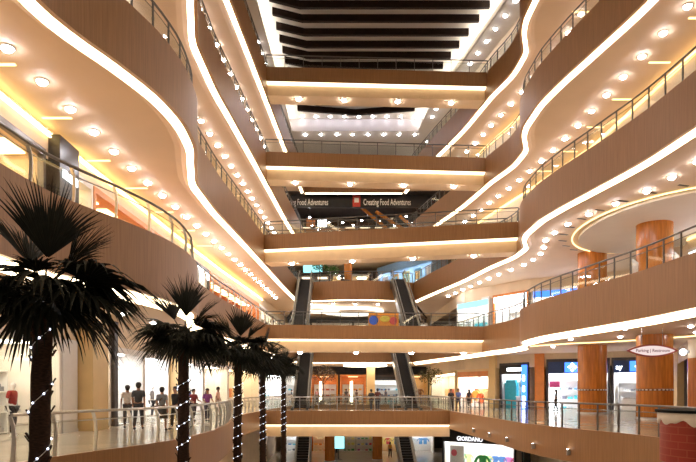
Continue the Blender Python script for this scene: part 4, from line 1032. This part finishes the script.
for i,(x,y) in enumerate(((-4.4,68.5),(-2.2,69.5),(-.6,68.2),(1.6,69.8),(3.6,68.8),(5.4,69.4),(6.6,68.2),(.6,70.6),(2.6,71.0))):  # invented lamps, added as glints in the dark interior
    t=thing('glint_lamp','small white pendant lamp hanging in the dark food court','pendant lamp',(x,y,ZL[5]-CEIL),0,'food court pendant lamps'); dz=1.9+.35*(i%3)
    MB().tube([(0,0,0),(0,0,-dz)],.012,5).build('cord',M['black'],t); MB().lathe([(.03,-dz+.05),(.16,-dz-.12),(.15,-dz-.12)],n=12).build('lamp_shade',M['steel'],t); MB().ball((0,0,-dz-.12),.11,8,6).build('bulb',M['lens'],t)
# ------------------------------------------------------------------ people
person((-9.30,25.3,0),.35,'man in a white shirt walking beside the man in dark checks, left walkway',(.78,.74,.70),(.05,.05,.06),1.76,stride=.22)
person((-8.45,24.2,0),.1,'broad man in a dark checked shirt seen from behind on the left walkway',(.07,.075,.08),(.04,.04,.05),1.86,stride=.18)
person((-7.25,23.4,0),-.15,'woman in a grey top and dark skirt with a bag strap, left walkway',(.20,.21,.23),(.03,.03,.03),1.68,skirt=True,stride=.12,bag=(.2,.1,.05))
person((-6.9,24.0,0),2.6,'person in black half hidden behind the second palm trunk',(.02,.02,.025),(.03,.03,.03),1.70)
person((-7.85,30.5,0),-2.2,'person in a dark red shirt leaning near the left railing',(.25,.03,.04),(.05,.04,.05),1.62,arm=1)
person((-7.15,30.5,0),-2.6,'woman in a purple top standing at the left railing',(.22,.05,.22),(.06,.04,.06),1.64,arm=1,long_hair=True)
person((-7.9,36.5,0),-1.6,'person in a pale peach top farther along the left walkway',(.75,.45,.35),(.5,.4,.35),1.75)
t=person((MQ[0],MQ[1],MQ[2]+.02),-PI/2,'white mannequin in a red coat in the beige shop window',(.40,.03,.03),(.03,.03,.04),1.82,stride=.04,mannequin=True)
person((-6.35,50.5,ZL[2]),-2.4,'person in grey seated height at the left rail behind the second footbridge',(.12,.09,.08),(.05,.04,.04),1.5,arm=1)
person((-6.15,54.0,ZL[2]),-2.4,'dark dressed person farther along the left second floor rail',(.05,.05,.06),(.03,.03,.04),1.6,arm=1)
person((1.75,45.3,0),0.4,'person in black crossing the lowest footbridge, left of a pair',(.03,.03,.035),(.02,.02,.03),1.62,stride=.2)
person((2.25,45.7,0),0.2,'person in dark red crossing the lowest footbridge, right of a pair',(.12,.03,.03),(.03,.03,.04),1.68,stride=.15)
person((7.9,46.0,0),2.8,'dark haired woman in black by the right end of the lowest footbridge',(.03,.03,.04),(.04,.04,.05),1.62,long_hair=True)
person((8.5,46.2,0),2.4,'person in a blue shirt by the right end of the lowest footbridge',(.15,.22,.55),(.05,.05,.1),1.68)
person((15.6,45.0,0),1.2,'woman with long dark hair in black before the dark blue signed shop',(.03,.03,.035),(.03,.03,.03),1.62,long_hair=True)
person((10.6,52.6,0),.5,'dark clad shopper in front of the orange shirt shop',(.06,.04,.05),(.05,.04,.04),1.62,long_hair=True)
for x,y,z,c,lb in ((-6.2,66,0,(.04,.04,.05),'dark dressed person at the far left beside the palms'),(-5.2,67,0,(.5,.45,.45),'pale topped person at the far left beside the palms'),(-3.4,66.5,0,(.6,.3,.3),'person in a pink top before the far orange shops'),(-.2,68,0,(.06,.05,.05),'dark person before the plain orange far shop, left'),(1.0,68.4,0,(.10,.06,.05),'brown dressed person before the plain orange far shop, right'),
                   (4.2,67,0,(.05,.05,.09),'dark blue dressed person before the far blue white shop'),(-.6,64.2,ZL[3],(.05,.05,.05),'dark dressed person by the orange column on the third floor'),(2.4,64.0,ZL[3],(.04,.04,.06),'dark person left of the pair at the third floor far rail'),(3.1,64.2,ZL[3],(.1,.08,.08),'brown dressed person right of the pair at the third floor far rail'),
                   (-1.8,69.5,-6.25,(.5,.12,.06),'person in orange red on the ground floor'),(4.9,69.8,-6.25,(.7,.35,.08),'person in yellow orange on the ground floor right'),(-4.6,70,-6.25,(.05,.05,.07),'dark dressed person on the ground floor left')):
    person((x,y,z),random.uniform(-3,3),lb,c,(.04,.04,.05),random.uniform(1.6,1.76))

# ------------------------------------------------------------------ world, camera, exposure
w=bpy.data.worlds.new('world'); SC.world=w; w.use_nodes=True
bg=w.node_tree.nodes['Background']; bg.inputs['Color'].default_value=(1.0,.80,.60,1); bg.inputs['Strength'].default_value=.18
cam=bpy.data.cameras.new('camera'); co=bpy.data.objects.new('camera',cam); COL.objects.link(co)
cam.sensor_width=36; cam.lens=F/696*36; cam.shift_y=(HOR-231)/696; cam.clip_start=.1; cam.clip_end=400
co.location=(0,0,EYE); co.rotation_euler=(PI/2,0,0); SC.camera=co
SC.view_settings.view_transform='Standard'; SC.view_settings.look='None'; SC.view_settings.exposure=0.6; SC.view_settings.gamma=1
SC.view_settings.use_curve_mapping=False
SC.cycles.transparent_max_bounces=24; SC.cycles.max_bounces=7; SC.cycles.diffuse_bounces=4; SC.cycles.caustics_reflective=False; SC.cycles.caustics_refractive=False
SC.cycles.sample_clamp_indirect=6.0
